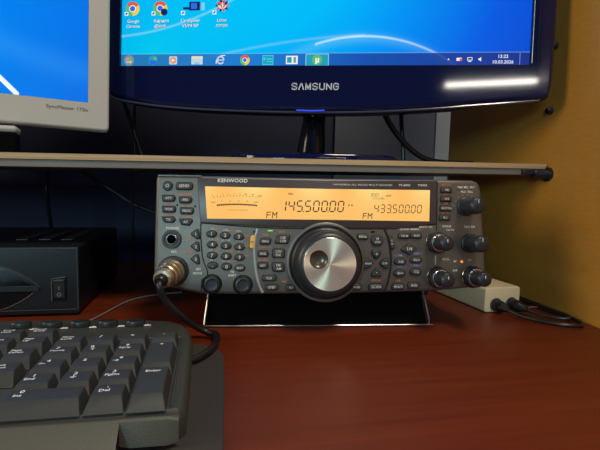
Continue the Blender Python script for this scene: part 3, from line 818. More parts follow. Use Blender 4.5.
# phones jack
def jack(b):
    xf = Matrix.Translation((-.1230, 0, .0442))
    b.lathe([(.0074, .001), (.0074, -.0012), (.0068, -.0020), (.0058, -.0020), (.0056, -.0004), (.0044, -.0004)], 'btn', xf, 36)
    b.lathe([(.0044, -.0004), (.0043, -.0016), (.0034, -.0018), (.0031, -.0010), (.0031, .006), (.0001, .006)], 'chrome', xf, 28)
    b.lathe([(.0032, -.0012), (.0001, -.0012)], 'hole', xf, 24)
rp('phones_jack', jack)
def mics(b):
    xf = Matrix.Translation((-.1218, 0, .0194))
    b.lathe([(.0118, .001), (.0118, -.0012), (.0110, -.0022), (.0098, -.0022), (.0096, .0), (.0001, .0)], 'knob', xf, 40)
    b.lathe([(.0088, 0), (.0088, -.0050), (.0078, -.0052), (.0078, -.0005)], 'chrome', xf, 36)
rp('microphone_socket', mics)
# numeric keypad
nums = [(-92.1, 48.4, '1'), (-81.4, 47.3, '2'), (-70.6, 46.2, '3'), (-91.6, 39.9, '4'), (-80.8, 38.8, '5'), (-70.0, 38.0, '6'), (-91.6, 31.4, '7'), (-80.6, 30.6, '8'), (-70.0, 29.7, '9'), (-91.2, 23.5, '.'), (-80.2, 22.3, '0'), (-69.7, 21.2, 'ENT')]
for x, z, t in nums:
    pts = circ(x, z, 3.9, 20, 2.5)
    key([(p[0], max(p[1], z - 2.1) if False else p[1]) for p in pts], [(t, x, z - (1.2 if t != 'ENT' else .8), 2.4 if t != 'ENT' else 1.6)])
# flat round push knobs
for x, z in ((-91.7, 8.6), (-67.3, 7.8)):
    def pk(b, x=x, z=z):
        xf = Matrix.Translation((x * MM, 0, z * MM))
        b.lathe([(.0080, .001), (.0080, -.0004), (.0074, -.0012), (.0068, -.0010), (.0066, 0)], 'btn_gap', xf, 36)
        b.lathe([(.0064, 0), (.0064, -.0030), (.0058, -.0040), (.0048, -.0042), (.0044, -.0036), (.0034, -.0034), (.0001, -.0036)], 'knob', xf, 36)
    rp('push_knob', pk)
key([((p[0]), p[1]) for p in R4(-60.0, 42.2, 3.6, 10.8, 1.6, .1)], [('CH', -60, 41.5, 1.2)], m='amber_key', lm='btn_gap', name='lit_button')
# silver curved strip
def sarc(b):
    pts = [(-55.6, 52.6), (-56.9, 48.5), (-57.8, 43.6), (-58.4, 38), (-58.3, 33.1), (-57.8, 25), (-56.8, 17.1), (-55.2, 10), (-53.3, 4.4), (-51.5, 1.2)]
    b.tube([(x * MM, -.0001, z * MM) for x, z in pts], .0011, 'silver_trim', 8, 3)
rp('silver_strip', sarc)
def garc(b):
    pts = [(48.6, 53.5), (51.2, 47.5), (53.0, 41.0), (54.3, 33), (54.7, 26.1), (54.2, 19), (53.1, 12.8), (51.2, 6), (48.8, .2)]
    b.tube([(x * MM, .0002, z * MM) for x, z in pts], .0010, 'btn_gap', 8, 3)
rp('panel_groove', garc)
def lgr(b):
    b.tube([(x * MM, .0001, z * MM) for x, z in ((-100.6, 57), (-100.5, 45), (-99.4, 32), (-98.0, 26), (-95.5, 19), (-95.8, 14), (-99.6, 12), (-100, 3))], .0005, 'btn_gap', 6, 4)
    b.tube([(x * MM, .0001, z * MM) for x, z in ((94.4, 93), (94.2, 58), (93.6, 50))], .0005, 'btn_gap', 6, 3)
    b.tube([(x * MM, .0001, z * MM) for x, z in ((-100.6, 57.2), (-77.7, 55.2), (-50, 53.4), (-22, 52.8), (48.5, 52.7), (71, 53.9), (93.6, 56.8))], .00045, 'btn_gap', 6, 4)
rp('seam', lgr)
rp('green_indicator', lambda b: b.prism(mm(R4(-45.6, 51.0, 4.2, 1.0, .5)), -.0007, .0003, 'green_led', .0003))
rp('indicator_dot', lambda b: b.prism(mm(circ(-58.6, 50.2, .9, 10)), -.0005, .0003, 'btn_gap', .0002))
rp('indicator_dot', lambda b: b.prism(mm(R4(39.2, 50.4, 3.6, 1.4, .6)), -.0006, .0003, 'btn_gap', .0002))
# mode keys left of dial
key(R4(-49.4, 42.6, 8.6, 4.8, 2, .15), [('1MHz', -49.4, 41.8, 1.5)])
key(R4(-35.6, 44.1, 10.6, 6.4, 1.6, .25), [('LSB', -35.3, 44.6, 1.7), ('USB', -35.3, 41.9, 1.7)])
key(R4(-51.3, 32.6, 8.0, 4.6, 1.8), [('FINE', -51.3, 31.8, 1.5)])
key(R4(-38.9, 32.8, 9.6, 7.0, 1.8), [('CW', -38.9, 33.4, 1.7), ('FSK', -38.9, 30.6, 1.7)])
key(R4(-51.3, 23.1, 8.0, 4.6, 1.8, -.1), [('KEY', -51.3, 22.3, 1.5)])
key(R4(-39.1, 21.8, 9.6, 7.0, 1.8, -.15), [('FM', -39.1, 22.4, 1.7), ('AM', -38.8, 19.6, 1.7)])
key(R4(-46.3, 13.0, 11.6, 4.2, 2), [('CLR', -46.3, 12.2, 1.6)])
key(R4(-44.3, 5.5, 10.6, 4.2, 2), [('STEP', -44.3, 4.7, 1.6)])
key(R4(-28.6, 5.1, 8.0, 4.4, 2), [('RX', -28.6, 4.4, 1.5)])
# right of dial
key(R4(30.4, 46.3, 8.6, 4.2, 1.6, -.1), [('MENU', 30.4, 45.5, 1.5)])
key(rpoly([(38.6, 46.8), (37.4, 43), (39.4, 39.4), (46, 39.2), (48, 42.6), (46.8, 46.4), (44, 47.6), (41, 47.7)], 1.4), [('M', 42.7, 43.7, 1.7), ('VFO', 42.7, 41.0, 1.6)])
key(rpoly([(38.0, 34.6), (38.4, 31.6), (42, 28.0), (45.8, 31.6), (46.2, 34.6), (43.5, 35.3), (40.5, 35.3)], 1.2), [('+', 42.1, 30.6, 2.6)])
key(rpoly([(38.0, 13.6), (46.2, 13.4), (45.9, 16.4), (42.1, 20.4), (38.3, 16.6)], 1.2), [('-', 42.1, 15.8, 2.6)])
key(rpoly([(31.2, 28), (31.2, 20.4), (35, 20.2), (39.6, 24.2), (35.2, 28.2)], 1.2), [('MAIN', 35.0, 23.5, 1.4)])
key(rpoly([(52.5, 28), (48.6, 28.2), (44.6, 24.2), (48.9, 20.2), (52.5, 20.4)], 1.2), [('SUB', 48.9, 23.5, 1.5)])
key(R4(25.3, 4.8, 8.4, 4.6, 2), [('TF-SET', 25.3, 4.1, 1.2)])
key(R4(41.7, 4.8, 12.2, 4.8, 1.8, .1), [('SCAN', 41.7, 3.9, 1.9)])
key(R4(54.9 + .2, 41.5, 3.6, 10.6, 1.6, -.2), [('C', 55.0, 42.3, 1.4), ('H', 55.2, 39.6, 1.4)])
key(R4(65.6, 46.9, 9.6, 3.9, 1.4, .05), [('TX-M', 65.6, 46.1, 1.5)]); key(R4(76.0, 47.2, 9.6, 3.9, 1.4, .05), [('M.IN', 76.0, 46.4, 1.5)])
key(rpoly([(62.6, 35.7), (69.9, 31.4), (77.0, 36.3), (69.6, 40.6)], 1.4), [('1/4', 69.9, 34.9, 2.4)], h=.0024)
key(circ(62.6, 25.5, 5.2, 20, 2.6), [('A/B', 62.6, 24.6, 1.7)]); key(circ(76.1, 26.9, 5.2, 20, 2.6), [('SPLIT', 76.1, 26.1, 1.5)])
key(circ(62.2, 15.9, 5.2, 20, 2.6), [('M>V', 62.2, 15.1, 1.6)]); key(circ(75.9, 17.0, 5.2, 20, 2.6), [('CQ', 75.9, 16.2, 1.7)])
key(R4(60.5, 4.8, 10.2, 4.6, 1.8, .12), [('MULTI', 60.5, 4.0, 1.6)]); key(R4(74.1, 5.7, 10.2, 4.6, 1.8, .12), [('M.IN', 74.1, 4.9, 1.6)])
for (x, z), t in zip(((102.3, 85.5), (102.2, 78.0), (101.7, 70.1), (101.0, 62.3)), ('NR', 'N.B', 'NOTCH', 'B.C')):
    key(R4(x, z, 9.6, 4.0, 1.2, .08), [(t, x, z - .75, 1.5)])
rp('status_light', lambda b: b.prism(mm(circ(116.3, 25.2, 1.2, 14)), -.0008, .0003, 'orange_led', .0004))
rp('pointer_strip', lambda b: b.box((.0929, -.0004, .0228), (.0937, .0003, .0305), 'silver_trim'))

# main dial
DX, DZ = -.0003, .0254
def brushed():
    m, nt, bs = nodes_of('brushed_dial'); L = nt.links
    bs.inputs['Base Color'].default_value = (1., .90, .68, 1); bs.inputs['Metallic'].default_value = .75; bs.inputs['Roughness'].default_value = .30
    bs.inputs['Anisotropic'].default_value = .9
    tg = nt.nodes.new('ShaderNodeTangent'); tg.direction_type = 'RADIAL'; tg.axis = 'Y'
    L.new(tg.outputs[0], bs.inputs['Tangent'])
    return m
M['brushed'] = brushed()
dl = rl @ Matrix.Translation((DX, 0, DZ))
b = MB(); b.lathe([(.0325, .001), (.0325, -.0012), (.0315, -.0018), (.0303, -.0018), (.0300, .0004)], 'radio', None, 72)
b.lathe([(.0300, .0004), (.0296, -.0003), (.0001, -.0003)], 'btn_gap', None, 72)
b.build('dial_ring', rad, dl, recalc=False)
b = MB(); b.lathe([(.0284, -.0002), (.0284, -.0030), (.0275, -.0038), (.0268, -.0042), (.0258, -.0170), (.0250, -.0188), (.0222, -.0204), (.0204, -.0208)], 'knob', None, 96, (3, 4, .012))
dial = b.build('tuning_dial', rad, dl, ang=60, recalc=False)
# silver face with dimple
b = MB()
fc = []; 
dcx, dcz, dr = -.0088, .0038, .0072
rings = [.0228, .0222, .0180, .0130, .0082]
bm = bmesh.new()
o_ = [bm.verts.new((.0205 * math.cos(2 * math.pi * k / 72), -.0209, .0205 * math.sin(2 * math.pi * k / 72))) for k in range(72)]
i_ = [bm.verts.new((dcx + dr * math.cos(2 * math.pi * k / 36), -.0209, dcz + dr * math.sin(2 * math.pi * k / 36))) for k in range(36)]
es = [bm.edges.new((o_[k], o_[(k + 1) % 72])) for k in range(72)] + [bm.edges.new((i_[k], i_[(k + 1) % 36])) for k in range(36)]
bmesh.ops.triangle_fill(bm, use_beauty=True, use_dissolve=False, edges=es, normal=(0, -1, 0)); bm.verts.index_update()
b.add([tuple(v.co) for v in bm.verts], [[v.index for v in f.verts] for f in bm.faces], 'brushed'); bm.free()
b.lathe([(.0205, -.0209), (.0208, -.0207), (.0209, -.0204)], 'chrome', None, 72)
df = b.build('dial_face', dial, Matrix.Identity(4), recalc=False)
b = MB()
b.lathe([(dr * math.cos(D2R(a)) if a < 90 else .00001, -.0209 + .0034 * math.sin(D2R(a))) for a in (0, 12, 25, 40, 55, 70, 82, 90)], 'dimple', Matrix.Translation((dcx, 0, dcz)), 36)
M['dimple'] = mat('dimple_dark', (.13, .115, .09), .25, metal=.5)
b.build('finger_dimple', dial, Matrix.Identity(4), recalc=False)

# side knobs
def knob(x, z, plain):
    xf = Matrix.Translation((x * MM, 0, z * MM))
    k_l = rl @ xf
    if plain:
        b = MB(); b.lathe([(.0082, 0), (.0082, -.0012), (.0078, -.0018), (.0070, -.0020), (.0068, -.0190), (.0063, -.0204), (.0055, -.0212), (.0001, -.0214)], 'knob', None, 48, (3, 4, .03))
        o = b.build('control_knob', rad, k_l, ang=50, recalc=False)
        b = MB(); b.box((-.00025, -.0217, .002), (.00025, -.0212, .0052), 'white_dim'); b.build('pointer', o, Matrix.Identity(4))
    else:
        b = MB(); b.lathe([(.0092, 0), (.0092, -.0010), (.0088, -.0016), (.0086, -.0066), (.0082, -.0072), (.0070, -.0074)], 'knob', None, 48, (2, 3, .04))
        b.lathe([(.0073, -.0074), (.0072, -.0080), (.0064, -.0082)], 'chrome', None, 40)
        b.lathe([(.0092, -.0006), (.0095, -.0009), (.0092, -.0013)], 'chrome', None, 40)
        o = b.build('control_knob', rad, k_l, ang=50, recalc=False)
        b = MB(); b.lathe([(.0062, -.0074), (.0061, -.0195), (.0057, -.0209), (.0049, -.0216), (.0001, -.0218)], 'knob', None, 40, (0, 1, .03))
        b.box((-.00025, -.0221, .001), (.00025, -.0216, .0032), 'white'); b.build('inner_knob', o, Matrix.Identity(4), ang=50)
knob(120.0, 71.9, True); knob(123.6, 40.8, True); knob(94.0, 41.5, False); knob(94.8, 12.1, False); knob(125.8, 12.3, False)

# bail stand
ri = rad.matrix_world.inverted()
def w2r(p): return ri @ Vector(p)
pvL = rad_m @ Vector((-.0960, .026, .004)); pvR = rad_m @ Vector((.0905, .026, .004))
fl = Vector((-.0050, .3712, .0016)); frr = Vector((.1858, .3517, .0016))
dv = (frr - fl).normalized()
pts = [pvL, pvL.lerp(fl, .5), pvL.lerp(fl, .9), fl + dv * .001 + Vector((0, 0, .0006)), fl + dv * .004, (fl + frr) / 2, frr - dv * .004, frr - dv * .001 + Vector((0, 0, .0006)), pvR.lerp(frr, .88) + dv * .0015, pvR.lerp(frr, .45) + dv * .001, pvR]
b = MB(); b.tube([w2r(p) for p in pts], .0008, 'chrome_thin', 10, 5); bs_ = b.build('bail_stand', rad)
b = MB(); q_ = [w2r(pvL + Vector((.001, .001, 0))), w2r(pvR + Vector((-.001, .001, 0))), w2r(frr + Vector((-.0012, .0012, .0006))), w2r(fl + Vector((.0012, .0012, .0006)))]
vs = q_ + [p + Vector((0, .0016, 0)) for p in q_]
b.add(vs, [(0, 1, 2, 3), (7, 6, 5, 4), (0, 4, 5, 1), (1, 5, 6, 2), (2, 6, 7, 3), (3, 7, 4, 0)], 'bail_black'); b.build('stand_plate', bs_, Matrix.Identity(4))

# ------------------------------------------------------------ microphone plug and cable
mc = empty('microphone_cable', Matrix.Translation((-.008, .352, 0)))
tag(mc, 'thick black microphone cable with a worn brass plug screwed into the left of the radio', 'cable')
mi = mc.matrix_world.inverted()
sock = rad_m @ Vector((-.1218, -.004, .0194)); tip = Vector((-.0395, .318, .0470))
# plug axis leans down and to the left
ax_end = rad_m @ Vector((-.1265, -.026, .0150))
ax = (ax_end - sock).normalized()
zq = Vector((0, -1, 0)).rotation_difference(ax).to_matrix().to_4x4()
xf = mi @ Matrix.Translation(sock) @ zq
b = MB()
b.lathe([(.0001, .001), (.0095, .001), (.0100, 0), (.0100, -.0040), (.0095, -.0046)], 'brass', xf, 48, (2, 3, .05))
b.lathe([(.0090, -.0046), (.0094, -.0055), (.0094, -.0080), (.0088, -.0086)], 'brass', xf, 48, (1, 2, .04))
b.lathe([(.0082, -.0086), (.0086, -.0095), (.0086, -.0130), (.0080, -.0138)], 'brass', xf, 48)
b.lathe([(.0072, -.0138), (.0076, -.0146), (.0074, -.0190), (.0066, -.0205), (.0040, -.0210)], 'brass', xf, 40)
b.build('plug', mc)
b = MB(); b.lathe([(.0050, -.0195), (.0048, -.0235), (.0034, -.0255), (.0028, -.026)], 'rubber', xf, 24); b.build('strain_relief', mc)
pend = sock + ax * .023
path = [pend, pend + ax * .004 + Vector((.001, 0, -.004)), Vector((-.0315, .334, .0335)), Vector((-.0215, .338, .0215)), Vector((-.0110, .345, .0105)), Vector((-.0015, .3455, .0048)), Vector((.0048, .338, .0052)), Vector((.0030, .3145, .0056)), Vector((-.0060, .2955, .0056)), Vector((-.018, .2870, .0056)), Vector((-.032, .285, .0056))]
b = MB(); b.tube([mi @ Vector(p) for p in path], .0026, 'rubber', 12, 8); b.build('cord', mc)

# ------------------------------------------------------------ tower box at left
tw = empty('power_supply_box', Matrix.Translation((-.23, .50, 0)))
tag(tw, 'low black box with a rocker switch and oval front, behind the keyboard', 'power supply')
ti = tw.matrix_world.inverted()
TX1, TY, TZ1 = -.1133, .42, .0612
b = MB(); b.box((-.36, TY + .004, .002), (TX1 - .0005, .588, TZ1), 'tower', ti); b.build('housing', tw, bevel=.0015)
b = MB(); b.prism(rrect((-.36 + TX1) / 2, .0315, TX1 + .36, .0595, .002), TY, TY + .006, 'tower', .0008, ti)
b.tube([(-.355, TY - .0001, TZ1 - .0012), (TX1 - .003, TY - .0001, TZ1 - .0012), (TX1 - .0014, TY - .0001, TZ1 - .003), (TX1 - .0012, TY - .0001, .006)], .00045, 'tower_line', 6, 1, ti)
b.tube([(-.355, TY - .0001, .0055), (TX1 - .002, TY - .0001, .0058)], .0004, 'tower_line', 6, 1, ti)
b.build('front_panel', tw, recalc=False)
def lens(a, c, n=24):
    out = []
    for k in range(n + 1):
        t = -1 + 2 * k / n; out.append((t * a, -c * (1 - t * t)))
    for k in range(1, n):
        t = 1 - 2 * k / n; out.append((t * a, c * (1 - t * t)))
    return out
lc = (-.1895, .0262)
b = MB(); b.prism([(lc[0] + x, lc[1] + z) for x, z in lens(.0445, .0205)], TY - .0006, TY + .002, 'tower_gloss', .0004, ti); b.build('oval_inset', tw, recalc=False)
b = MB()
L_ = [(lc[0] + x, lc[1] + z) for x, z in lens(.0450, .0210)]
b.tube([(x, TY - .0005, z) for x, z in L_ + L_[:1]], .00045, 'tower_line', 6, 1, ti)
b.box((lc[0] - .0440, TY - .0016, lc[1] - .0032), (lc[0] + .0440, TY + .001, lc[1] + .0012), 'tower', ti)
b.tube([(lc[0] - .044, TY - .0018, lc[1] + .0012), (lc[0] + .044, TY - .0018, lc[1] + .0012)], .00035, 'tower_line', 6, 1, ti)
b.build('oval_trim', tw)
b = MB()
b.box((-.1357, TY - .0010, .0143), (-.1236, TY + .001, .0352), 'tower_gloss', ti)
b.tube([(-.1354, TY - .0012, .0140), (-.1352, TY - .0012, .0335), (-.1240, TY - .0012, .0352)], .0006, 'switch', 6, 1, ti)
o = b.build('rocker_switch', tw)
b = MB()
b.add([(-.1338, TY - .0012, .0285), (-.1252, TY - .0012, .0288), (-.1250, TY - .0040, .0325), (-.1338, TY - .0040, .0322), (-.1338, TY, .0285), (-.1252, TY, .0288), (-.1250, TY, .0325), (-.1338, TY, .0322)],
      [(0, 1, 2, 3), (3, 2, 6, 7), (0, 4, 5, 1), (0, 3, 7, 4), (1, 5, 6, 2)], 'switch', True, ti)
b.box((-.1336, TY - .0016, .0165), (-.1250, TY + .0005, .0284), 'black', ti)
b.text('I', -.1293, .0238, .0032, 'print_pale', TY - .0018, xf=ti, bold=.02); b.text('O', -.1293, .0180, .0034, 'print_pale', TY - .0018, xf=ti, bold=.01)
M['print_pale'] = mat('print_pale', (.2, .2, .19), .6)
b.build('rocker', o, Matrix.Identity(4), recalc=True)
for k in range(3):
    x0 = -.182 + k * .020
    b = MB(); b.box((x0, .47, TZ1 - .0001), (x0 + .010, .555, TZ1 + .0005), 'tower_line' if k else 'tower_line', ti); b.build('vent_strip', tw)

# ------------------------------------------------------------ cream box
cb = empty('junction_box', Matrix.Translation((.272, .44, 0)) @ Matrix.Rotation(D2R(4.5), 4, 'Z'))
tag(cb, 'small cream plastic box beside the radio with two black plugs in its front', 'adapter box')
cbw = Matrix.Translation((.2611, .3835, 0)) @ Matrix.Rotation(D2R(4.5), 4, 'Z')
cl = cb.matrix_world.inverted() @ cbw
b = MB(); b.prism(rrect(.0202, .0126, .0404, .0244, .0032), 0, .095, 'cream', .0012); b.build('shell', cb, cl, recalc=False)
for x in (.0125, .0305):
    b = MB(); b.lathe([(.0066, .0005), (.0066, -.0008), (.0060, -.0012), (.0052, -.0012), (.0050, 0), (.0001, 0)], 'btn', Matrix.Translation((x, 0, .0072 + .0006)), 28); b.build('socket', cb, cl, recalc=False)

def cable(name, label, pts, r, matn='rubber', base=None, plug=None, sub=8, cat='cable', group=None):
    P0 = Vector(pts[0]); bz = Vector(base or pts[-1])
    root = empty(name, Matrix.Translation(bz)) if plug else None
    if plug:
        iv_ = root.matrix_world.inverted(); tag(root, label, cat, group)
        b = MB(); plug(b, iv_); b.build('plug', root)
        b = MB(); b.tube([iv_ @ Vector(p) for p in pts], r, matn, 10, sub); b.build('cord', root)
        return root
    b = MB(); b.tube([Vector(p) - bz for p in pts], r, matn, 10, sub)
    o = b.build(name); o.location = bz
    return tag(o, label, cat, group)
def pl(center, direction, rr, ln):
    def f(b, iv_):
        q = Vector((0, -1, 0)).rotation_difference(Vector(direction).normalized()).to_matrix().to_4x4()
        b.lathe([(rr * .9, .001), (rr, -.001), (rr, -ln * .45), (rr * .8, -ln * .6), (rr * .55, -ln * .85), (rr * .4, -ln)], 'rubber', iv_ @ Matrix.Translation(center) @ q, 24)
    return f
c0 = cbw @ Vector((.0125, -.0005, .0078)); c1 = cbw @ Vector((.0305, -.0005, .0078))
cable('plugged_cable', 'black cable from the left plug of the cream box, sweeping in the wider loop',
      [c0 + Vector((.004, -.013, -.002)), c0 + Vector((.010, -.022, -.0045)), (.2945, .3470, .0023), (.3075, .3345, .0021), (.3190, .3310, .0021), (.3262, .3350, .0021), (.3300, .350, .0022), (.3318, .40, .0024), (.3316, .47, .0024), (.325, .54, .0024)], .0017, group='cables of the cream box', plug=pl(c0, (.25, -1, -.12), .0056, .015), base=(.30, .35, 0))
cable('plugged_cable', 'black cable from the right plug of the cream box, curling in the tighter loop',
      [c1 + Vector((.006, -.012, -.002)), c1 + Vector((.013, -.021, -.0042)), (.3150, .3520, .0030), (.3235, .3470, .0038), (.3278, .3560, .0040), (.3275, .385, .0030), (.3262, .43, .0022), (.3160, .52, .0022)], .0015, plug=pl(c1, (.35, -1, -.12), .0058, .0165), group='cables of the cream box', base=(.31, .37, 0))
cable('wire_end', 'short stiff pale wire end sticking out over the cables by the cream box', [(.3050, .3790, .0052), (.3085, .3770, .0066), (.3140, .3775, .0058)], .0005, 'thin_wire', sub=4, cat='wire')

# ------------------------------------------------------------ cables behind
cable('signal_cable', 'thick black cable curving down behind the wide monitor and along the shelf to the right',
      [(.190, .50, .235), (.195, .505, .213), (.206, .51, .195), (.223, .512, .176), (.243, .513, .1605), (.263, .513, .1525), (.290, .51, .1497), (.315, .505, .1497)], .0034)
cable('power_cable', 'straight black cable hanging behind the wide monitor beside the thick curved cable', [(.231, .535, .24), (.232, .535, .205), (.2355, .535, .176), (.2375, .535, .1500)], .0026)
cable('slack_cable', 'dark cable slanting down between the two monitors to the shelf', [(-.108, .575, .24), (-.1015, .575, .212), (-.091, .575, .182), (-.0795, .575, .1440)], .0026)
cable('thin_cable', 'thin dark cable hanging straight down between the two monitors', [(-.0905, .585, .215), (-.0915, .585, .18), (-.0912, .585, .1435)], .0016)
cable('drooping_cable', 'dark cable drooping from the shelf down behind the radio, above the black box', [(-.18, .63, .145), (-.165, .63, .131), (-.13, .63, .108), (-.10, .63, .088), (-.06, .63, .068), (-.055, .63, .03), (-.05, .63, .004)], .0022)
cable('short_cable', 'short dark cable hanging under the left part of the shelf', [(-.2015, .62, .150), (-.202, .62, .12), (-.2025, .62, .095), (-.203, .65, .004)], .0024)
cable('hanging_cable', 'dark cable hanging straight down under the shelf just left of the radio', [(-.101, .61, .150), (-.0995, .61, .11), (-.0985, .61, .06), (-.097, .61, .003)], .0018)
cable('grey_wire', 'thin pale wire lying on the desk behind the keyboard, left of the radio', [(-.1080, .385, .0012), (-.0975, .405, .0012), (-.0900, .430, .0012), (-.0815, .456, .0012), (-.069, .474, .0012), (-.052, .485, .0012), (-.030, .492, .0012)], .0008, 'thin_wire')

# ------------------------------------------------------------ mouse mat
mpts = []
for k in range(9):
    a = D2R(90 * k / 8); mpts.append((-.0205 + .030 * math.sin(a) , .3000 + .030 * math.cos(a)))
MP = [( -.47, .330)] + [(x, y) for x, y in mpts] + [(.0062, .19), (.0045, .10), (-.47, .10)]
mp = []
b = MB()
n = len(MP)
vs = [(x, y, 0) for x, y in MP] + [(x, y, .0028) for x, y in MP]
b.add(vs, [[n + i for i in reversed(range(n))], list(range(n))] + [(i, n + i, n + (i + 1) % n, (i + 1) % n) for i in range(n)], 'mouse_mat')
o = b.build('desk_mat', ang=30, bevel=.0008)
tag(o, 'dark cloth desk mat with a rounded corner under the keyboard', 'mat')

# ------------------------------------------------------------ keyboard
kb = empty('keyboard', Matrix.Translation((-.23, .28, .0030)))
tag(kb, 'black computer keyboard with white legends on the desk mat, number pad towards the radio', 'keyboard')
ki = kb.matrix_world.inverted()
KZ = .0158           # deck height under the keys
# case: cross-section swept in X with rounded back-right corner
def outline_kb():
    pts = [(-.48, .2065), (-.0130, .2042), (-.0108, .2080), (-.0112, .298), (-.0128, .315), (-.0175, .330), (-.0280, .3400), (-.050, .3460), (-.0800, .3495), (-.12, .3525), (-.20, .356), (-.48, .359)]
    return pts
ok = outline_kb(); n = len(ok)
cx = -.2
def ins(d):
    r = []
    for i in range(n):
        a = Vector(ok[i - 1]); p = Vector(ok[i]); c = Vector(ok[(i + 1) % n]); e1 = (p - a).normalized(); e2 = (c - p).normalized()
        kk = (Vector((-e1.y, e1.x)) + Vector((-e2.y, e2.x))).normalized(); r.append((p.x + kk.x * d, p.y + kk.y * d))
    return r
b = MB()
rg = [(ok, .0032), (ok, .0105), (ins(.0012), .0142), (ins(.0035), .0160)]
vs = []
for o_, z in rg: vs += [(x, y, z + (y - .2) * .010) for x, y in o_]
fs = [list(reversed(range(n)))] + [(q * n + i, q * n + (i + 1) % n, (q + 1) * n + (i + 1) % n, (q + 1) * n + i) for q in range(3) for i in range(n)] + [[3 * n + i for i in range(n)]]
b.add(vs, fs, 'kb', True, ki)
b.build('case', kb, ang=40)
# front lip (palm edge): rolls down toward the viewer, with a separate facet at its right end
def strip(b, rows, m):
    k = len(rows[0]); vs = [p for r in rows for p in r]
    fs = [(q * k + i, q * k + i + 1, (q + 1) * k + i + 1, (q + 1) * k + i) for q in range(len(rows) - 1) for i in range(k - 1)]
    b.add(vs, fs, m, True, ki)
b = MB()
secs = []
for x, f in ((-.48, 1.25), (-.20, 1.05), (-.09, 1.0), (-.055, .94), (-.0385, .86)):
    yt = .2058 - (x + .48) * .0045 / .47
    secs.append([(x, yt - .001, .0040), (x, yt - .0005, .0162), (x, yt - .0025, .0166), (x, yt - .0050 * f, .0154), (x, yt - .0150 * f, .0088), (x, yt - .0185 * f, .0058), (x, yt - .0190 * f, .0035)])
strip(b, secs, 'kb_lip')
b.build('palm_edge', kb, ang=35)
b = MB()
secs = []
for x, f, dz in ((-.0387, .55, 0), (-.0340, .80, 0), (-.0180, .80, 0), (-.0135, .55, -.001)):
    yt = .2058 - (x + .48) * .0045 / .47
    secs.append([(x, yt - .001, .0060), (x, yt - .0005, .0163), (x, yt - .0025, .0170 + dz), (x, yt - .0038, .0162 + dz), (x, yt - .0072 * f, .0085 + dz), (x, yt - .0076 * f, .0055), (x, yt - .0050 * f, .0045)])
strip(b, secs, 'kb_lip'); 
b.build('palm_corner', kb, ang=35)

def zdeck(y): return .0160 + (y - .2) * .010
def cap_mesh(w, d, h=.0060, ix=.0021, iyf=.0068, iyb=.0004):
    b = MB()
    # base rectangle w x d, top inset (front slope longer), origin at centre of base
    x0, x1, y0, y1 = -w / 2, w / 2, -d / 2, d / 2
    lv = [((x0, x1, y0, y1), 0), ((x0 + ix * .25, x1 - ix * .25, y0 + iyf * .2, y1 - iyb * .2), h * .22), ((x0 + ix * .92, x1 - ix * .92, y0 + iyf * .92, y1 - iyb * .9), h * .93), ((x0 + ix * 1.2, x1 - ix * 1.2, y0 + iyf * 1.15, y1 - iyb * 1.3), h)]
    vs = []; 
    for (a, c, e, f), z in lv: vs += [(a, e, z), (c, e, z), (c, f, z), (a, f, z)]
    fs = [(q * 4 + i, q * 4 + (i + 1) % 4, q * 4 + 4 + (i + 1) % 4, q * 4 + 4 + i) for q in range(3) for i in range(4)] + [(12, 13, 14, 15)]
    b.add(vs, fs, 'key'); return b
_km = {}
CW, CD = .0185, .0186
def keycap(cx, cy, wu=1., du=1., leg=(), raise_=0.):
    """cx, cy = centre of the cell on the deck"""
    w = CW * wu - .0010; d = CD * du - .0010
    loc = Vector((cx, cy, zdeck(cy) + .0006))
    k = (round(wu, 3), round(du, 3))
    if k not in _km:
        o = cap_mesh(w, d).build('key', kb, ang=30, bevel=.0007); _km[k] = o
    else:
        o = _km[k].copy(); COL.objects.link(o); o.parent = kb
    o.matrix_local = ki @ Matrix.Translation(loc) @ Matrix.Rotation(D2R(.6), 4, 'X')
    if leg:
        b = MB(); xr_ = Matrix.Translation((0, 0, .0061)) @ Matrix.Rotation(D2R(-90), 4, 'X')
        for t, dx, dy, hh in leg:
            b.text(t, dx, dy + .0006, hh * .95, 'legend', 0., align='l', xf=xr_, bold=.015)
        b.build('legend', o, Matrix.Identity(4), recalc=False)
    return o
M['legend'] = mat('key_legend', (.95, .97, .95), .5)
# numeric pad columns (cell centres) and rows
c0, c1_, c2_, c3_ = -.0838, -.0652, -.0467, -.0283
r0, r1, r2, r3, r4 = .2142, .2316, .2497, .2685, .2873
TL = -.0052
keycap(c0, r4, leg=[('Num', TL, .0038, .0024), ('Lock', TL, .0004, .0024)])
keycap(c1_, r4, leg=[('/', TL + .003, .002, .0034)]); keycap(c2_, r4, leg=[('*', TL + .003, .001, .0036)]); keycap(c3_, r4, leg=[('-', TL + .004, .002, .0034)])
keycap(c0, r3, leg=[('7', TL + .002, .0040, .0030), ('Home', TL, .0006, .0022)])
keycap(c1_, r3, leg=[('8', TL + .002, .0040, .0030), ('\u2191', TL + .0025, .0000, .0032)])
keycap(c2_, r3, leg=[('9', TL + .003, .0040, .0030), ('PgUp', TL, .0006, .0022)])
keycap(c3_, (r3 + r2) / 2, 1, 2, leg=[('+', TL + .004, .0125, .0032)])
keycap(c0, r2, leg=[('4', TL + .003, .0040, .0030), ('\u2190', TL, .0004, .0032)])
keycap(c1_, r2, leg=[('5', TL + .003, .0030, .0030)])
keycap(c2_, r2, leg=[('6', TL + .003, .0040, .0030), ('\u2192', TL, .0004, .0032)])
keycap(c0, r1, leg=[('1', TL + .003, .0040, .0030), ('End', TL, .0006, .0024)])
keycap(c1_, r1, leg=[('2', TL + .003, .0040, .0030), ('\u2193', TL + .002, .0000, .0034)])
keycap(c2_, r1, leg=[('3', TL + .003, .0040, .0030), ('PgDn', TL, .0006, .0024)])
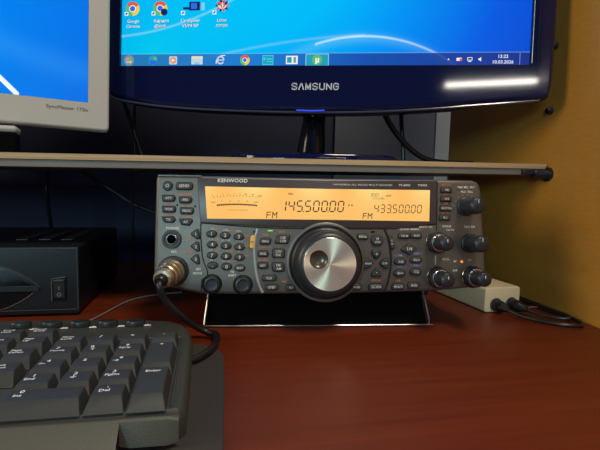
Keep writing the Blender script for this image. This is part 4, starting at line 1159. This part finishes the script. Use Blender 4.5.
keycap(c3_, (r1 + r0) / 2, 1, 2, leg=[('Enter', TL + .001, .0110, .0026)])
keycap((c0 + c1_) / 2, r0, 2, 1, leg=[('0', TL - .0060, .0040, .0030), ('Ins', TL - .0075, .0006, .0024)])
keycap(c2_, r0, leg=[('.', TL + .004, .0046, .0036), ('Del', TL + .001, .0006, .0026)])
# navigation block and the start of the main block
nv = [-.1050, -.1237, -.1424, -.1611]
nleg = {(0, 0): ('Pause', 'Break'), (1, 0): ('Scroll', 'Lock'), (0, 1): ('Page', 'Up'), (1, 1): ('Home', ''), (0, 2): ('Page', 'Down'), (1, 2): ('Delete', ''), (0, 3): ('Back', 'space'), (1, 3): ('End', '')}
for j, (y, ws) in enumerate(((.3045, 1.), (.2873, 1.), (.2685, 1.), (.2480, 1.))):
    for i in range(3):
        l1, l2 = nleg.get((i, j), ('', ''))
        L2 = [(l1, TL, .0036, .0022)] if l1 else []
        if l2: L2.append((l2, TL, .0004, .0022))
        keycap(nv[i], y, 1., .86 if j == 0 else 1., leg=L2)
for i in range(1, 3): keycap(nv[i] - .004, r0, leg=[('\u2192', TL, .002, .003)])
keycap(nv[0] - .0075, r0, .9, 1.)
keycap(nv[1] - .004, r1)
# printed icons above the pad and lamps
b = MB(); xr_ = Matrix.Rotation(D2R(-90), 4, 'X')
def deckxf(x, y): return ki @ Matrix.Translation((x, y, zdeck(y) + .0004)) @ xr_
for x, t in ((-.066, 'A'), (-.0475, '1'), (-.033, '\u2193'), (-.025, '1')):
    xf_ = deckxf(x, .3085)
    b.text(t, 0, -.0010, .0024, 'legend', 0, xf=xf_)
    b.tube([xf_ @ Vector(p) for p in ((-.0022, 0, -.0018), (.0022, 0, -.0018), (.0022, 0, .0022), (-.0022, 0, .0022), (-.0022, 0, -.0018))], .00016, 'legend', 4, 1)
for x in (-.1185, -.0990, -.0805, -.0618, -.0440):
    xf_ = deckxf(x, .3290)
    b.tube([xf_ @ Vector(p) for p in ((-.0022, 0, -.0005), (-.0008, 0, .0015), (.0010, 0, .0015), (.0024, 0, -.0002), (-.0022, 0, -.0005))], .00028, 'legend', 4, 1)
b.build('deck_icons', kb, recalc=False)
# media buttons (round pads in a row)
mb0 = None
for x, y in ((-.1490, .3360), (-.1285, .3350), (-.1085, .3340), (-.0900, .3330), (-.0712, .3318), (-.0525, .3303)):
    if mb0 is None:
        b = MB(); xz = Matrix.Rotation(D2R(90), 4, 'X').inverted()
        b.lathe([(.0068, .0), (.0068, -.0034), (.0062, -.0042), (.0001, -.0044)], 'key_gloss', Matrix.Rotation(D2R(-90), 4, 'X'), 28)
        M['key_gloss'] = mat('media_button', (.02, .024, .024), .35)
        mb0 = b.build('media_button', kb, ang=40); o = mb0
    else:
        o = mb0.copy(); COL.objects.link(o); o.parent = kb
    o.matrix_local = ki @ Matrix.Translation((x, y, zdeck(y) - .0002)) @ Matrix.Diagonal((1, .62, 1, 1))
# raised rims around the pad
b = MB()
for p in ([(-.0945, .2075), (-.0945, .280), (-.0945, .3025), (-.019, .3010)], [(-.0178, .209), (-.0178, .301)], [(-.16, .2405), (-.0965, .2395)]):
    b.tube([ki @ Vector((x, y, zdeck(y) + .0003)) for x, y in p], .0008, 'kb', 6, 1)
b.build('deck_ridge', kb)

# ------------------------------------------------------------ light
def area(name, loc, target, size, power, col, sy=None, roll=0):
    l = bpy.data.lights.new(name, 'AREA'); l.energy = power; l.color = col; l.size = size
    if sy: l.shape = 'RECTANGLE'; l.size_y = sy
    o = bpy.data.objects.new(name, l); COL.objects.link(o); o.location = loc
    q = (Vector(target) - Vector(loc)).to_track_quat('-Z', 'Y').to_matrix() @ Matrix.Rotation(D2R(roll), 3, 'Z')
    o.rotation_euler = q.to_euler()
    return o
area('room_lamp', (-1.5, .02, .66), (.3, .4, .1), .70, 14.5, (1., .83, .58))
area('ceiling_lamp', (.40, -.5, 1.7), (.1, .35, .05), .4, 19, (1., .86, .68))
area('tube_lamp', (.22, -1.2, .735), (.2, .4, .15), .36, 1.0, (1., .93, .82), .017, -3)  # added strip, shaped for the white streak reflected in the bezel
area('window_light', (-.78, -1.45, .40), (-.05, .36, .08), .45, 8, (.56, .92, 1.), .3)  # added cool fill for the radio's left side, no actual window
w = bpy.data.worlds.new('world'); S.world = w; w.use_nodes = True
bg = w.node_tree.nodes['Background']; bg.inputs['Color'].default_value = (.035, .075, .32, 1); bg.inputs['Strength'].default_value = .30
S.view_settings.view_transform = 'Standard'; S.view_settings.look = 'None'; S.view_settings.gamma = 1; S.view_settings.exposure = 0
S.view_settings.use_curve_mapping = False
